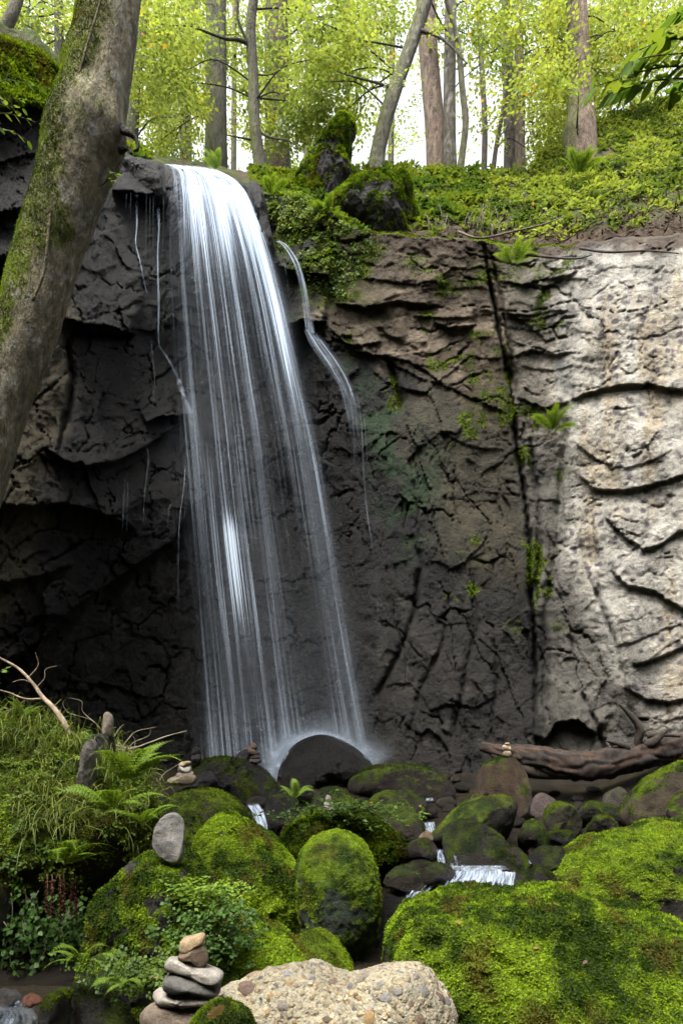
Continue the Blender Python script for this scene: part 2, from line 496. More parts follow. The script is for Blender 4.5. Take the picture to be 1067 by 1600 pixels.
# ------------------------------------------------------------------ the cliff
RIM = np.array([(-420,-60),(-100,20),(0,64),(60,78),(95,112),(130,170),(185,240),(215,247),(255,260),(330,274),(372,286),(405,300),(430,306),(470,312),
                (520,338),(570,364),(640,368),(700,374),(760,380),(830,387),(900,385),(960,374),(1067,370),(1500,340)], float)
CREST = np.array([(-420,-140,9.5),(-100,0,10.0),(0,48,10.4),(60,66,10.8),(95,98,11.4),(130,160,12.4),(185,232,13.4),(255,250,14.3),(330,262,14.5),(400,270,14.5),
                  (470,276,14.4),(560,272,14.2),(650,270,14.4),(760,272,14.5),(830,262,14.6),(890,222,15.0),(960,186,15.6),(1067,150,16.5),(1500,50,18)], float)
CTRL = [(-420,-60,8.2),(-420,600,7.3),(-420,900,7.2),(-420,1290,8.5),(-150,0,8.8),(-150,300,8.2),(-150,600,7.9),(-150,850,7.9),(-150,1050,8.4),
 (0,64,9.4),(0,200,9.2),(0,330,8.9),(0,480,8.8),(0,650,8.6),(0,850,8.6),(0,1000,8.95),(0,1100,9.2),(0,1290,9.2),
 (95,112,10.4),(100,250,9.9),(100,400,9.5),(100,600,9.3),(100,800,9.3),(100,950,9.75),(100,1060,10.1),(100,1290,10.0),
 (190,240,11.7),(190,330,11.2),(200,450,10.8),(200,600,10.6),(200,750,10.4),(200,850,10.6),(200,950,11.0),(200,1100,11.05),(200,1290,10.9),
 (260,262,12.3),(270,400,12.0),(270,540,11.9),(270,650,11.6),(270,780,11.3),(280,900,11.7),(300,1050,11.75),(300,1290,11.6),
 (330,280,12.3),(395,302,12.3),(400,360,12.4),(360,420,12.5),(380,600,12.8),(400,800,12.8),(420,1000,12.5),(430,1150,12.2),(430,1290,11.9),
 (430,330,12.1),(460,400,12.0),(470,500,12.2),(510,600,12.15),(560,720,12.05),(560,850,12.1),(570,1000,12.1),(580,1150,11.9),(580,1290,11.5),
 (520,360,11.8),(520,460,11.9),(600,420,11.65),(600,560,11.7),(640,700,11.6),(640,850,11.6),(640,1000,11.5),(640,1150,11.3),
 (690,390,11.5),(700,500,11.5),(710,650,11.5),(720,850,11.3),(720,1050,11.1),(720,1290,10.8),
 (780,400,11.6),(785,550,11.6),(810,700,11.5),(820,900,11.2),(825,1050,11.1),(830,1290,10.8),
 (860,420,11.3),(860,600,11.3),(870,750,11.3),(875,900,11.1),(890,1050,10.9),(900,1290,10.5),
 (940,400,10.9),(940,520,10.75),(950,700,10.7),(960,900,10.6),(980,1050,10.5),(1000,1290,10.2),
 (1067,400,10.6),(1067,600,10.4),(1067,850,10.2),(1067,1050,10.1),(1067,1290,9.7),(1250,500,9.8),(1250,900,9.5),(1500,340,9.2),(1500,800,8.6),(1500,1290,8.4)]

def tps(ctrl):
    c = np.array(ctrl, float); n = len(c)
    X = c[:, :2] / 500.0
    def k(r2): return 0.5 * r2 * np.log(r2 + 1e-12)
    K = k(((X[:, None] - X[None]) ** 2).sum(-1)) + np.eye(n) * 2e-3
    Pm = np.hstack([np.ones((n, 1)), X])
    A = np.block([[K, Pm], [Pm.T, np.zeros((3, 3))]])
    s = np.linalg.solve(A, np.concatenate([c[:, 2], np.zeros(3)]))
    def f(u, v):
        q = np.stack([u / 500.0, v / 500.0], -1)
        out = s[n] + s[n + 1] * q[..., 0] + s[n + 2] * q[..., 1]
        for i in range(n):
            out = out + s[i] * k((q[..., 0] - X[i, 0]) ** 2 + (q[..., 1] - X[i, 1]) ** 2)
        return out
    return f
face_depth = tps(CTRL)

cu = np.concatenate([np.arange(-420, -20, 9), np.arange(-20, 1090, 2.3), np.arange(1090, 1500, 9)])
NROW, NTOP, BASE_V = 430, 8, 1300.0
rim_v = np.interp(cu, RIM[:, 0], RIM[:, 1])
rim_v = rim_v + 5 * fbm(np.stack([cu * 0.03, cu * 0, cu * 0 + 4], -1), 3) * 2
w = np.linspace(0, 1, NROW)
V_ = rim_v[None, :] + (BASE_V - rim_v[None, :]) * w[:, None]
U_ = np.repeat(cu[None, :], NROW, 0)
D = face_depth(U_, V_)
Wp = P(U_, V_, np.full_like(U_, 11.5))             # a flat reference sheet for the noises, in metres
wx = np.stack([Wp[..., 0], np.zeros_like(U_), Wp[..., 2]], -1)
warp = np.stack([fbm(wx * 0.7 + 5, 3), fbm(wx * 0.7 + 31, 3)], -1)
p2 = wx[..., [0, 2]] + warp * 0.45
R_ = sstep(480, 600, U_)                            # the drier right-hand wall
PALE_POLY = [(838,386),(866,420),(850,470),(872,520),(858,590),(880,650),(862,700),(888,760),(872,830),(888,900),(925,970),(955,1050),(980,1110),(1005,1160),(1100,1180),(1520,1180),(1520,330),(1067,360)]
wob = warp[..., 0] * 40
PALE = in_poly(U_ + wob, V_ + warp[..., 1] * 40, PALE_POLY, 22)

# broad relief
D += 0.22 * fbm(wx * 0.55 + 9, 4) * (1 - 0.4 * PALE)
# chiselled blocks; stretched along the beds at the top of the right wall and upright lower down
fa, ea = facets(p2 * np.array([0.75, 1.0]), 1)
fb, eb = facets(p2 * np.array([1.9, 2.4]) + 7, 2)
fc, ec = facets(p2 * np.array([5.0, 6.0]) + 3, 3)
bed = in_poly(U_, V_, [(490,380),(900,380),(900,560),(800,640),(640,560),(500,520)], 50)
fd, ed = facets(p2 * np.array([0.9, 4.2]) + 2, 4)
upr = in_poly(U_, V_, [(560,760),(660,700),(860,760),(1000,1000),(1000,1300),(560,1300)], 70)
shear = np.stack([p2[..., 0] * 3.0 + p2[..., 1] * 1.1, p2[..., 1] * 0.9 - p2[..., 0] * 0.2], -1)
fe, ee = facets(shear + 5, 5)
behind = in_poly(U_, V_, [(250,270),(400,290),(520,560),(600,1000),(600,1300),(240,1300),(300,900),(270,600)], 50)
calm = 1 - 0.55 * PALE
D += (0.065 + .03 * (1 - R_)) * fa * calm * (1 - .5 * behind) + 0.030 * fb * calm * (1 - .6 * bed) * (1 - .3 * behind) + 0.016 * fc * calm
D += 0.055 * fd * bed + 0.055 * fe * upr * (1 - PALE)
# thin fractures: open along part of their length only
gate = lambda k, lo, hi: sstep(lo, hi, fbm(wx * .9 + k, 3))
_, eF = facets(p2 * np.array([0.55, 2.6]) + 11 + fbm(wx * 3 + 7, 3)[..., None] * .25, 6)
_, eG = facets(shear * np.array([.62, .8]) + 19 + fbm(wx * 3 + 17, 3)[..., None] * .25, 7)
_, eH = facets(p2 * np.array([1.1, 1.3]) + 29 + fbm(wx * 4 + 27, 3)[..., None] * .3, 8)
D += 0.09 * sstep(.055, 0, eF) * bed * gate(3, -.12, .1) + 0.08 * sstep(.06, 0, eG) * upr * (1 - PALE) * gate(13, -.15, .1)
D += 0.06 * sstep(.04, 0, eH) * (1 - bed) * (1 - upr) * gate(23, -.05, .15) * (1 - .4 * PALE) + 0.05 * sstep(.035, 0, eF) * PALE * gate(33, .05, .2)
D += 0.03 * fe * sstep(0, .2, fbm(wx * .8 + 63, 2)) * (1 - PALE)
D += 0.030 * fbm(wx * 4.0 + 40, 4, 0.6, ridged=True) + 0.026 * fbm(wx * 11 + 3, 4, .65)
D += PALE * (0.03 * fbm(wx * np.array([1.3, 1, 2.6]) + 2, 3))
D += (0.02 * fb + 0.015 * fc) * (1 - R_) * (1 - behind) + 0.07 * sstep(.045, 0, eH) * (1 - R_) * gate(43, -.2, 0)
# pale block stands proud
D -= 0.12 * in_poly(U_ + wob, V_ + warp[..., 1] * 40, PALE_POLY, 45)

def local(poly, pad):
    a = np.array(poly)
    return (U_ > a[:, 0].min() - pad) & (U_ < a[:, 0].max() + pad) & (V_ > a[:, 1].min() - pad) & (V_ < a[:, 1].max() + pad)

def wobbled(m, amp):
    return U_[m] + warp[..., 0][m] * amp + 2 * perlin(wx[m] * 9), V_[m] + warp[..., 1][m] * amp + 2 * perlin(wx[m] * 9 + 50)

def crack(poly, wpx, depth, amp=12):
    m = local(poly, wpx * 4 + 20)
    u, v = wobbled(m, amp)
    d, s, t = poly_dist(u, v, poly)
    taper = np.clip(np.minimum(t, 1 - t) * 8, 0.25, 1)
    D[m] += depth * taper * np.exp(-(d / (wpx * (0.6 + .7 * np.abs(perlin(wx[m] * 3 + 8) + .4)))) ** 2)

def ledge(poly, prot, reach, amp=10, under=0.0, ureach=40):
    """rock above the line stands proud of the rock below it"""
    m = local(poly, max(reach, ureach) * 2.5 + 20)
    u, v = wobbled(m, amp)
    d, s, t = poly_dist(u, v, poly)
    taper = sstep(0, 0.12, t) * sstep(1, 0.88, t)
    up = s > 0
    D[m] -= np.where(up, prot * np.exp(-(d / reach) ** 1.5), 0) * taper
    D[m] += np.where(~up, under * np.exp(-d / ureach), 0) * taper

# the main joint that splits the right wall, top to bottom, and its companions
crack([(755,385),(764,440),(778,510),(794,590),(803,670),(815,750),(826,850),(831,950),(835,1050),(838,1180)], 3.6, 0.5, 6)
crack([(768,400),(784,480),(799,560),(806,640)], 4, 0.22, 6)
crack([(828,690),(836,760),(842,860),(838,960)], 4, 0.18)
crack([(868,600),(878,680),(876,780),(868,860),(850,980),(852,1080),(860,1170)], 8, 0.14)
crack([(880,700),(893,800),(915,900),(960,1000),(980,1100),(990,1170)], 4, 0.06)
crack([(905,1080),(930,1130),(945,1180)], 5, 0.16)
# beds at the top of the wall
ledge([(560,432),(610,440),(660,446),(700,440)], 0.043, 18)
ledge([(520,476),(570,482),(620,472),(690,478)], 0.069, 20, under=.05)
ledge([(500,520),(560,540),(600,536)], 0.069, 24)
ledge([(640,492),(690,498),(745,492)], 0.061, 18)
ledge([(675,505),(700,512),(740,505)], 0.069, 16, under=.06)
ledge([(690,430),(705,418),(730,420)], 0.061, 14)
ledge([(500,505),(560,545),(640,570),(720,610),(800,655)], 0.042, 60, amp=16, under=.02)
ledge([(545,545),(600,560),(650,590),(690,600)], 0.043, 20)
ledge([(770,440),(820,446),(880,428),(905,420)], 0.069, 26)
ledge([(775,490),(830,500),(890,480)], 0.061, 30)
ledge([(780,560),(830,545),(880,560)], 0.061, 30)
ledge([(800,620),(850,640),(890,625)], 0.069, 30)
crack([(606,560),(618,600),(628,640)], 6, 0.20)
# pale wall: the long curved overhangs
ledge([(886,626),(925,612),(965,603),(1010,600),(1050,607),(1095,612)], 0.066, 105, amp=5, under=.05, ureach=26)
ledge([(945,732),(985,730),(1025,716),(1055,700)], 0.027, 27, amp=5)
ledge([(905,742),(930,764),(975,766),(1020,756),(1095,735)], 0.053, 60, amp=6, under=.05, ureach=24)
ledge([(940,800),(975,838),(1005,858),(1030,852),(1060,832),(1100,825)], 0.058, 60, amp=5, under=.04, ureach=22)
ledge([(955,890),(980,915),(1020,922),(1060,948),(1110,975)], 0.066, 82, amp=5, under=.05, ureach=24)
ledge([(960,1010),(990,1002),(1030,985),(1080,970)], 0.031, 39, amp=6)
ledge([(985,1040),(1020,1030),(1080,1005)], 0.035, 45, amp=6, under=.05)
ledge([(970,1072),(1010,1094),(1050,1096),(1090,1085)], 0.044, 45, amp=6, under=.05)
ledge([(990,1120),(1030,1128),(1080,1118)], 0.035, 39, amp=6)
ledge([(905,440),(950,418),(1010,418),(1067,430)], 0.013, 30, amp=5)
ledge([(915,560),(960,575),(1020,565),(1067,575)], 0.009, 21, amp=8)
ledge([(892,690),(925,716),(958,728)], 0.043, 30, amp=12)
ledge([(985,716),(1010,694),(1030,672)], 0.043, 26, amp=12)
crack([(925,790),(930,850),(935,900),(932,950)], 3, 0.10, 5)
# dark lower wall: slanting joints
crack([(585,1100),(618,1030),(650,960),(662,890),(640,840)], 5, 0.120)
crack([(640,1160),(655,1080),(690,1010),(700,940)], 5, 0.108)
crack([(700,1170),(720,1080),(745,980),(740,900)], 5, 0.108)
crack([(760,1170),(775,1080),(770,980)], 4, 0.090)
ledge([(850,1165),(870,1130),(905,1125),(935,1150)], 0.22, 30, under=.1)
# left-hand mass: great overhang running down to the left, cavities and ribs
ledge([(-160,1140),(-60,1075),(0,1040),(60,1000),(120,948),(170,912),(230,872),(270,845),(300,790),(330,770)], 0.255, 90, amp=10, under=.05, ureach=50)
ledge([(-60,790),(20,790),(90,788),(150,800),(215,830)], 0.225, 60, under=.10)
ledge([(60,690),(120,730),(180,720),(235,690),(290,655)], 0.195, 45, under=.05)
ledge([(95,498),(130,505),(165,506),(215,524)], 0.315, 46, under=.22, ureach=24)
crack([(100,515),(150,522),(200,528)], 7, .4, 6)
ledge([(225,662),(250,652),(290,648)], 0.188, 24, under=.1)
ledge([(-80,175),(0,168),(40,158),(95,172)], 0.413, 60, under=.35, ureach=40)
ledge([(-60,335),(0,330),(60,322),(100,340)], 0.210, 30, under=.12)
ledge([(-60,420),(0,402),(50,396)], 0.225, 30, under=.1)
ledge([(-60,250),(0,252),(60,240)], 0.150, 26)
ledge([(-40,920),(50,900),(120,880)], 0.120, 30)
crack([(100,520),(112,580),(108,640),(90,720)], 5, .25)
# the lip: a black nose of rock left of the water, shoulder on its right
ledge([(176,300),(200,298),(230,304),(262,300)], 0.38, 40, amp=4, under=.12)
ledge([(410,410),(460,420),(520,430)], 0.2, 40)
ledge([(420,520),(470,500),(510,505)], 0.25, 30, under=.1)

FACE = P(U_, V_, D)
# rounded brow running back under the soil
tops = []
for k in range(NTOP, 0, -1):
    q = k / NTOP
    tops.append(P(cu, rim_v - 6 * q, D[0] + 1.1 * q ** 1.5))
CL = np.concatenate([np.stack(tops), FACE], 0)
nr, nc = CL.shape[:2]
CV = CL.reshape(-1, 3); CF = grid_faces(nr, nc)[:, ::-1]
Uf = np.concatenate([np.repeat(cu[None], NTOP, 0), U_]).ravel(); Vf = np.concatenate([np.repeat(rim_v[None], NTOP, 0), V_]).ravel()
CN = vnormals(CV, CF)

# colour of the stone itself: dry pale sandstone right, brown beds, black wet rock by the water, algae and moss
n_a = fbm(CV * 0.6 + 3, 4); n_b = fbm(CV * 2.3 + 8, 4); n_c = fbm(CV * 7 + 1, 3); n_s = fbm(CV * np.array([2.2, 2.2, .35]) + 5, 4)
def mixv(a, b, t): return a * (1 - t[:, None]) + np.asarray(b)[None, :] * t[:, None]
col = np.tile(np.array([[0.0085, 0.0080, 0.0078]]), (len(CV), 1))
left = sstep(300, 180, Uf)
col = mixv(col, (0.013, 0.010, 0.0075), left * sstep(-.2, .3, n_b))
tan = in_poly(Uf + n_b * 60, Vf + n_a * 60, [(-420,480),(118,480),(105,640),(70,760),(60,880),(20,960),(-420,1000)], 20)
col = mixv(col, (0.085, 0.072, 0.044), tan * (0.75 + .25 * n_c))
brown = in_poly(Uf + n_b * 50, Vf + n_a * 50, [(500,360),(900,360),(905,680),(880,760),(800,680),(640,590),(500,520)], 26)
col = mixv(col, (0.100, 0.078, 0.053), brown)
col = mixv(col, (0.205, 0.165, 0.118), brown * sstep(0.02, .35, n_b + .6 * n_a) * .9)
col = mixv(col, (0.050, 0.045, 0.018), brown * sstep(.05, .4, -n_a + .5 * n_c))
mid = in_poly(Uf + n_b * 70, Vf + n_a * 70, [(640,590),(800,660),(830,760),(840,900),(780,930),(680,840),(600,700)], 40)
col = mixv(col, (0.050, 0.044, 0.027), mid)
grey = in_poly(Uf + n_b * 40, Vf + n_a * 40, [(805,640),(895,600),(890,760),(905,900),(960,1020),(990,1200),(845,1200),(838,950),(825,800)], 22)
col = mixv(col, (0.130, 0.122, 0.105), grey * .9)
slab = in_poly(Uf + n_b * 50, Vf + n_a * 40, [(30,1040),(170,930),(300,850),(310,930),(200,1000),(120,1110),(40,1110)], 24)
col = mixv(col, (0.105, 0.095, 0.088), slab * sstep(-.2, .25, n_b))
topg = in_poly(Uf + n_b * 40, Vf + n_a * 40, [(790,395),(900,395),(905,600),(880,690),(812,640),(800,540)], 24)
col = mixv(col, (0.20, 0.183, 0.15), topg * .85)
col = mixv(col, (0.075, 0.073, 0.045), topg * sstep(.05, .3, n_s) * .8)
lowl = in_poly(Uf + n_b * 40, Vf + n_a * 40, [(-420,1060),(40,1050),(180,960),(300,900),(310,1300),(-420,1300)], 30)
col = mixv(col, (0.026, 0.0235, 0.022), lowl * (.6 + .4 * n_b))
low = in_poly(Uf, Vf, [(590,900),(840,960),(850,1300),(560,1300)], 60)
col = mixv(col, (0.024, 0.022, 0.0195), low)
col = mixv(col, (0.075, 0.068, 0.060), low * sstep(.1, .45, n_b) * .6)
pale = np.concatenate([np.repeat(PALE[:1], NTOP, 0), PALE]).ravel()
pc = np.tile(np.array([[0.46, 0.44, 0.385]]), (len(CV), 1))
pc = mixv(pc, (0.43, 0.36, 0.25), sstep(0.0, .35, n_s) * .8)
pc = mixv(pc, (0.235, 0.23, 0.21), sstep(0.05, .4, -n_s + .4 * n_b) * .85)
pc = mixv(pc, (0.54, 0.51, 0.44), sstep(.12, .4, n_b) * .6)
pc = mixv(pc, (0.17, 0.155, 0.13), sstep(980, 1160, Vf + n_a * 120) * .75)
# dark flakes of lichen dotted over the pale stone
q2 = CV[:, [0, 2]]
f1, f2, _, hh = worley(q2 * 5.6 + np.stack([n_b, n_c], -1) * .5, 9)
fl = sstep(.27, .18, f1 + .16 * n_c) * (hh > 105) * sstep(-.25, .1, n_a + .3 * n_s)
f1, f2, _, hh = worley(q2 * 11 + 4 + np.stack([n_b, n_c], -1) * .6, 8)
fl = np.maximum(fl, sstep(.32, .2, f1) * (hh > 185) * sstep(-.1, .2, n_a))
pc = mixv(pc, (0.10, 0.085, 0.105), fl * .9)
rightlow = sstep(880, 1000, Uf)
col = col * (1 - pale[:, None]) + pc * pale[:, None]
# algae and moss
alg = in_poly(Uf + n_b * 50, Vf + n_a * 50, [(470,500),(560,560),(620,640),(700,700),(690,800),(640,880),(600,780),(560,640)], 30)
col = mixv(col, (0.012, 0.036, 0.010), alg * sstep(-.25, .2, n_b) * .9)
algB = in_poly(Uf + n_b * 40, Vf + n_a * 40, [(200,300),(270,310),(320,700),(250,700)], 25) + in_poly(Uf + n_b * 40, Vf + n_a * 40, [(60,1060),(240,880),(300,900),(300,1200),(60,1200)], 40)
col = mixv(col, (0.007, 0.012, 0.006), np.clip(algB, 0, 1) * sstep(-.1, .3, n_b) * .8)
upmoss = in_poly(Uf + n_b * 40, Vf + n_a * 40, [(405,295),(580,290),(600,400),(560,470),(500,480),(450,440),(415,360)], 20)
mossm = np.clip(upmoss * sstep(-.3, .15, n_b + .3 * CN[:, 2]), 0, 1)
ledg = in_poly(Uf, Vf, [(490,350),(900,350),(900,440),(490,440)], 20) * sstep(.1, .45, n_b + .5 * CN[:, 2]) * .9
mossm = np.maximum(mossm, ledg)
lt = in_poly(Uf, Vf, [(-420,-100),(-100,-20),(0,50),(95,100),(100,150),(60,160),(0,150),(-420,100)], 10) * sstep(-.2, .15, n_b + .4 * CN[:, 2] + .1)
mossm = np.maximum(mossm, lt)
spots = sstep(.38, .55, fbm(CV * 1.7 + 77, 3) * 1.6 + .3 * CN[:, 2]) * in_poly(Uf, Vf, [(490,420),(900,420),(870,1000),(700,950),(600,700)], 40)
mossm = np.maximum(mossm, spots)
col = mixv(col, (0.075, 0.100, 0.014), mossm * .9)
soil = sstep(26, 4, (Vf - np.interp(Uf, RIM[:, 0], RIM[:, 1])) + n_b * 40) * sstep(540, 600, Uf)
col = mixv(col, (0.075, 0.052, 0.036), soil * .9)
wet = np.clip(1 - brown * .75 - pale - tan * .6 - mossm * .8, 0, 1) * (0.6 + .5 * n_b)
wet = np.clip(wet * np.where((Uf > 840), .55, .8), 0, 1)
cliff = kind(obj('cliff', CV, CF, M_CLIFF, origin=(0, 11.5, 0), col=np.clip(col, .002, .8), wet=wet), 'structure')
cliff['label'] = 'sandstone gorge wall, black and wet by the waterfall and pale on the dry side'

# ------------------------------------------------------------------ wooded bank and forest floor above the cliff
hu = np.concatenate([np.arange(-420, -20, 20), np.arange(-20, 1090, 6.0), np.arange(1090, 1501, 20)])
hr = np.interp(hu, RIM[:, 0], RIM[:, 1]); hc = np.interp(hu, CREST[:, 0], CREST[:, 1]); hd = np.interp(hu, CREST[:, 0], CREST[:, 2])
d0 = np.interp(hu, cu, D[0]) + 0.35
rows = []
NB = 60
for k in range(NB):
    q = k / (NB - 1)
    vv = hr + 4 + (hc - hr - 4) * q
    rows.append(P(hu, vv, d0 + (hd - d0) * q ** 1.15))
crestline = rows[-1]
for Yb in (1.0, 2.5, 5, 9, 15, 30, 60, 110, 190):
    b = crestline.copy()
    b[:, 1] += Yb
    b[:, 0] *= b[:, 1] / crestline[:, 1]
    b[:, 2] += -0.25 * min(Yb, 4) - 0.015 * Yb + 0 * b[:, 2]
    rows.append(b)
HV = np.stack(rows); nrh, nch = HV.shape[:2]
HV = HV.reshape(-1, 3); HF = grid_faces(nrh, nch)
hn = fbm(HV * np.array([.9, .9, .4]) + 11, 4); hn2 = fbm(HV * 3.5 + 2, 3)
HV[:, 2] += 0.30 * hn + 0.10 * hn2
HV[:, 1] += -0.15 * hn2
HU = np.tile(hu, nrh); HK = np.repeat(np.arange(nrh), nch)
hcol = np.tile(np.array([[0.060, 0.043, 0.028]]), (len(HV), 1))
hcol = mixv(hcol, (0.050, 0.072, 0.014), sstep(-.15, .25, hn2 + .4 * hn) * sstep(3, 16, HK + 0.0))
hill = kind(obj('hillside', HV, HF, M_SOIL, origin=(0, 14, 9), col=hcol, wet=np.zeros(len(HV))), 'structure')
hill['label'] = 'steep wooded bank and forest floor above the gorge wall'
HN = vnormals(HV, HF)
if HN[:, 2].mean() < 0: HN = -HN

def hill_z(x, y):
    d = (HV[:, 0] - x) ** 2 + (HV[:, 1] - y) ** 2
    k = np.argsort(d)[:4]
    wgt = 1 / (d[k] + 1e-4)
    return float((HV[k, 2] * wgt).sum() / wgt.sum())

# ------------------------------------------------------------------ stream bed
BED_Y = [-6, 1, 3, 4.5, 5.5, 6.3, 7, 8, 9, 10, 11, 12, 16]
BED_Z = [-.95, -.8, -.72, -.66, -.55, -.33, -.18, .08, .28, .48, .60, .66, .66]
def bed_z(x, y):
    z = np.interp(y, BED_Y, BED_Z)
    left_ = np.clip(-x - 1.9 - .12 * y, 0, 3) * .45
    right_ = np.clip(x - 2.4 - .12 * y, 0, 3) * .35
    return z + left_ + right_
gx = np.linspace(-14, 14, 120); gy = np.linspace(-6, 14, 110)
GX, GY = np.meshgrid(gx, gy)
GZ = bed_z(GX, GY)
gp = np.stack([GX, GY, GZ], -1).reshape(-1, 3)
gp[:, 2] += 0.10 * fbm(gp * 1.1, 4) + 0.05 * fbm(gp * 5 + 3, 3, ridged=True)
GF = grid_faces(len(gy), len(gx))
gcol = mixv(np.tile(np.array([[0.034, 0.028, 0.022]]), (len(gp), 1)), (0.05, 0.042, 0.02), sstep(0, .3, fbm(gp * 2, 3)))
bed_o = kind(obj('stream_bed', gp, GF, M_ROCK, origin=(0, 4, -1), col=gcol, wet=np.full(len(gp), .85)), 'structure')
bed_o['label'] = 'dark wet stony bed of the stream'

# ------------------------------------------------------------------ unseen walls added beside and behind the camera to block sky light
def add_shade_wall(name, label, xs, ys, h0, h1, seed):
    n1, n2 = 70, 40
    t = np.linspace(0, 1, n1); q = np.linspace(0, 1, n2)
    X = np.interp(t, np.linspace(0, 1, len(xs)), xs); Y = np.interp(t, np.linspace(0, 1, len(ys)), ys)
    inward = unit(np.stack([np.gradient(Y), -np.gradient(X)], -1))
    V = np.stack([np.repeat(X[:, None], n2, 1), np.repeat(Y[:, None], n2, 1), np.repeat((-1 + (h0 + (h1 - h0) * t)[:, None] * q[None]), 1, 1)], -1)
    off = 1.4 * fbm(V.reshape(-1, 3) * .35 + seed, 4).reshape(n1, n2) + .3 * fbm(V.reshape(-1, 3) * 1.5 + seed, 3, ridged=True).reshape(n1, n2) - 1.2 * q[None] ** 2
    V[..., :2] += inward[:, None, :] * off[..., None]
    V = V.reshape(-1, 3)
    c = np.tile(np.array([[.075, .068, .052]]), (len(V), 1)) * (1 + fbm(V * .8 + 2, 3))[:, None]
    c = mixv(c, (.05, .07, .014), sstep(0, .35, fbm(V * .6 + 9, 3)) * .8)
    o = kind(obj(name, V, grid_faces(n1, n2), M_CLIFF, col=np.clip(c, .01, .5), wet=np.full(len(V), .3)), 'structure'); o['label'] = label
add_shade_wall('shade_wall', 'unseen mossy wall added to block sky light on the side of the leaning tree', [-7.4, -8.2, -8.6, -7.6, -6.5], [8.6, 5, 0, -6, -12], 15, 17, 1)
add_shade_wall('shade_wall', 'unseen rock wall added to block sky light on the side of the pale stone', [6.5, 8.0, 8.8, 8.6, 7.9], [-12, -6, 0, 5, 8.8], 17, 14, 2)
add_shade_wall('shade_wall', 'unseen wall added behind the camera to shade the gorge from the front', [-7, 0, 7], [-12, -13.5, -12], 18, 18, 3)
# ------------------------------------------------------------------ boulders and stones
_cs = {}
def cube_sphere(n):
    if n in _cs: return _cs[n]
    a = np.tan(np.linspace(-np.pi / 4, np.pi / 4, n + 1))
    A, B = np.meshgrid(a, a)
    Vs, Fs = [], []
    o = np.ones_like(A)
    for k, (x, y, z) in enumerate([(o, A, B), (-o, -A, B), (-A, o, B), (A, -o, B), (A, B, o), (A, -B, -o)]):
        Vs.append(np.stack([x, y, z], -1).reshape(-1, 3)); Fs.append(grid_faces(n + 1, n + 1) + k * (n + 1) ** 2)
    V = unit(np.vstack(Vs)); F = np.vstack(Fs)
    key, inv = np.unique(np.round(V, 5), axis=0, return_inverse=True)
    inv = inv.ravel()
    F = inv[F]
    V = unit(key)
    fn = np.cross(V[F[:, 2]] - V[F[:, 0]], V[F[:, 3]] - V[F[:, 1]])
    flip = (fn * V[F].mean(1)).sum(1) < 0
    F[flip] = F[flip][:, ::-1]
    _cs[n] = (V, F)
    return _cs[n]

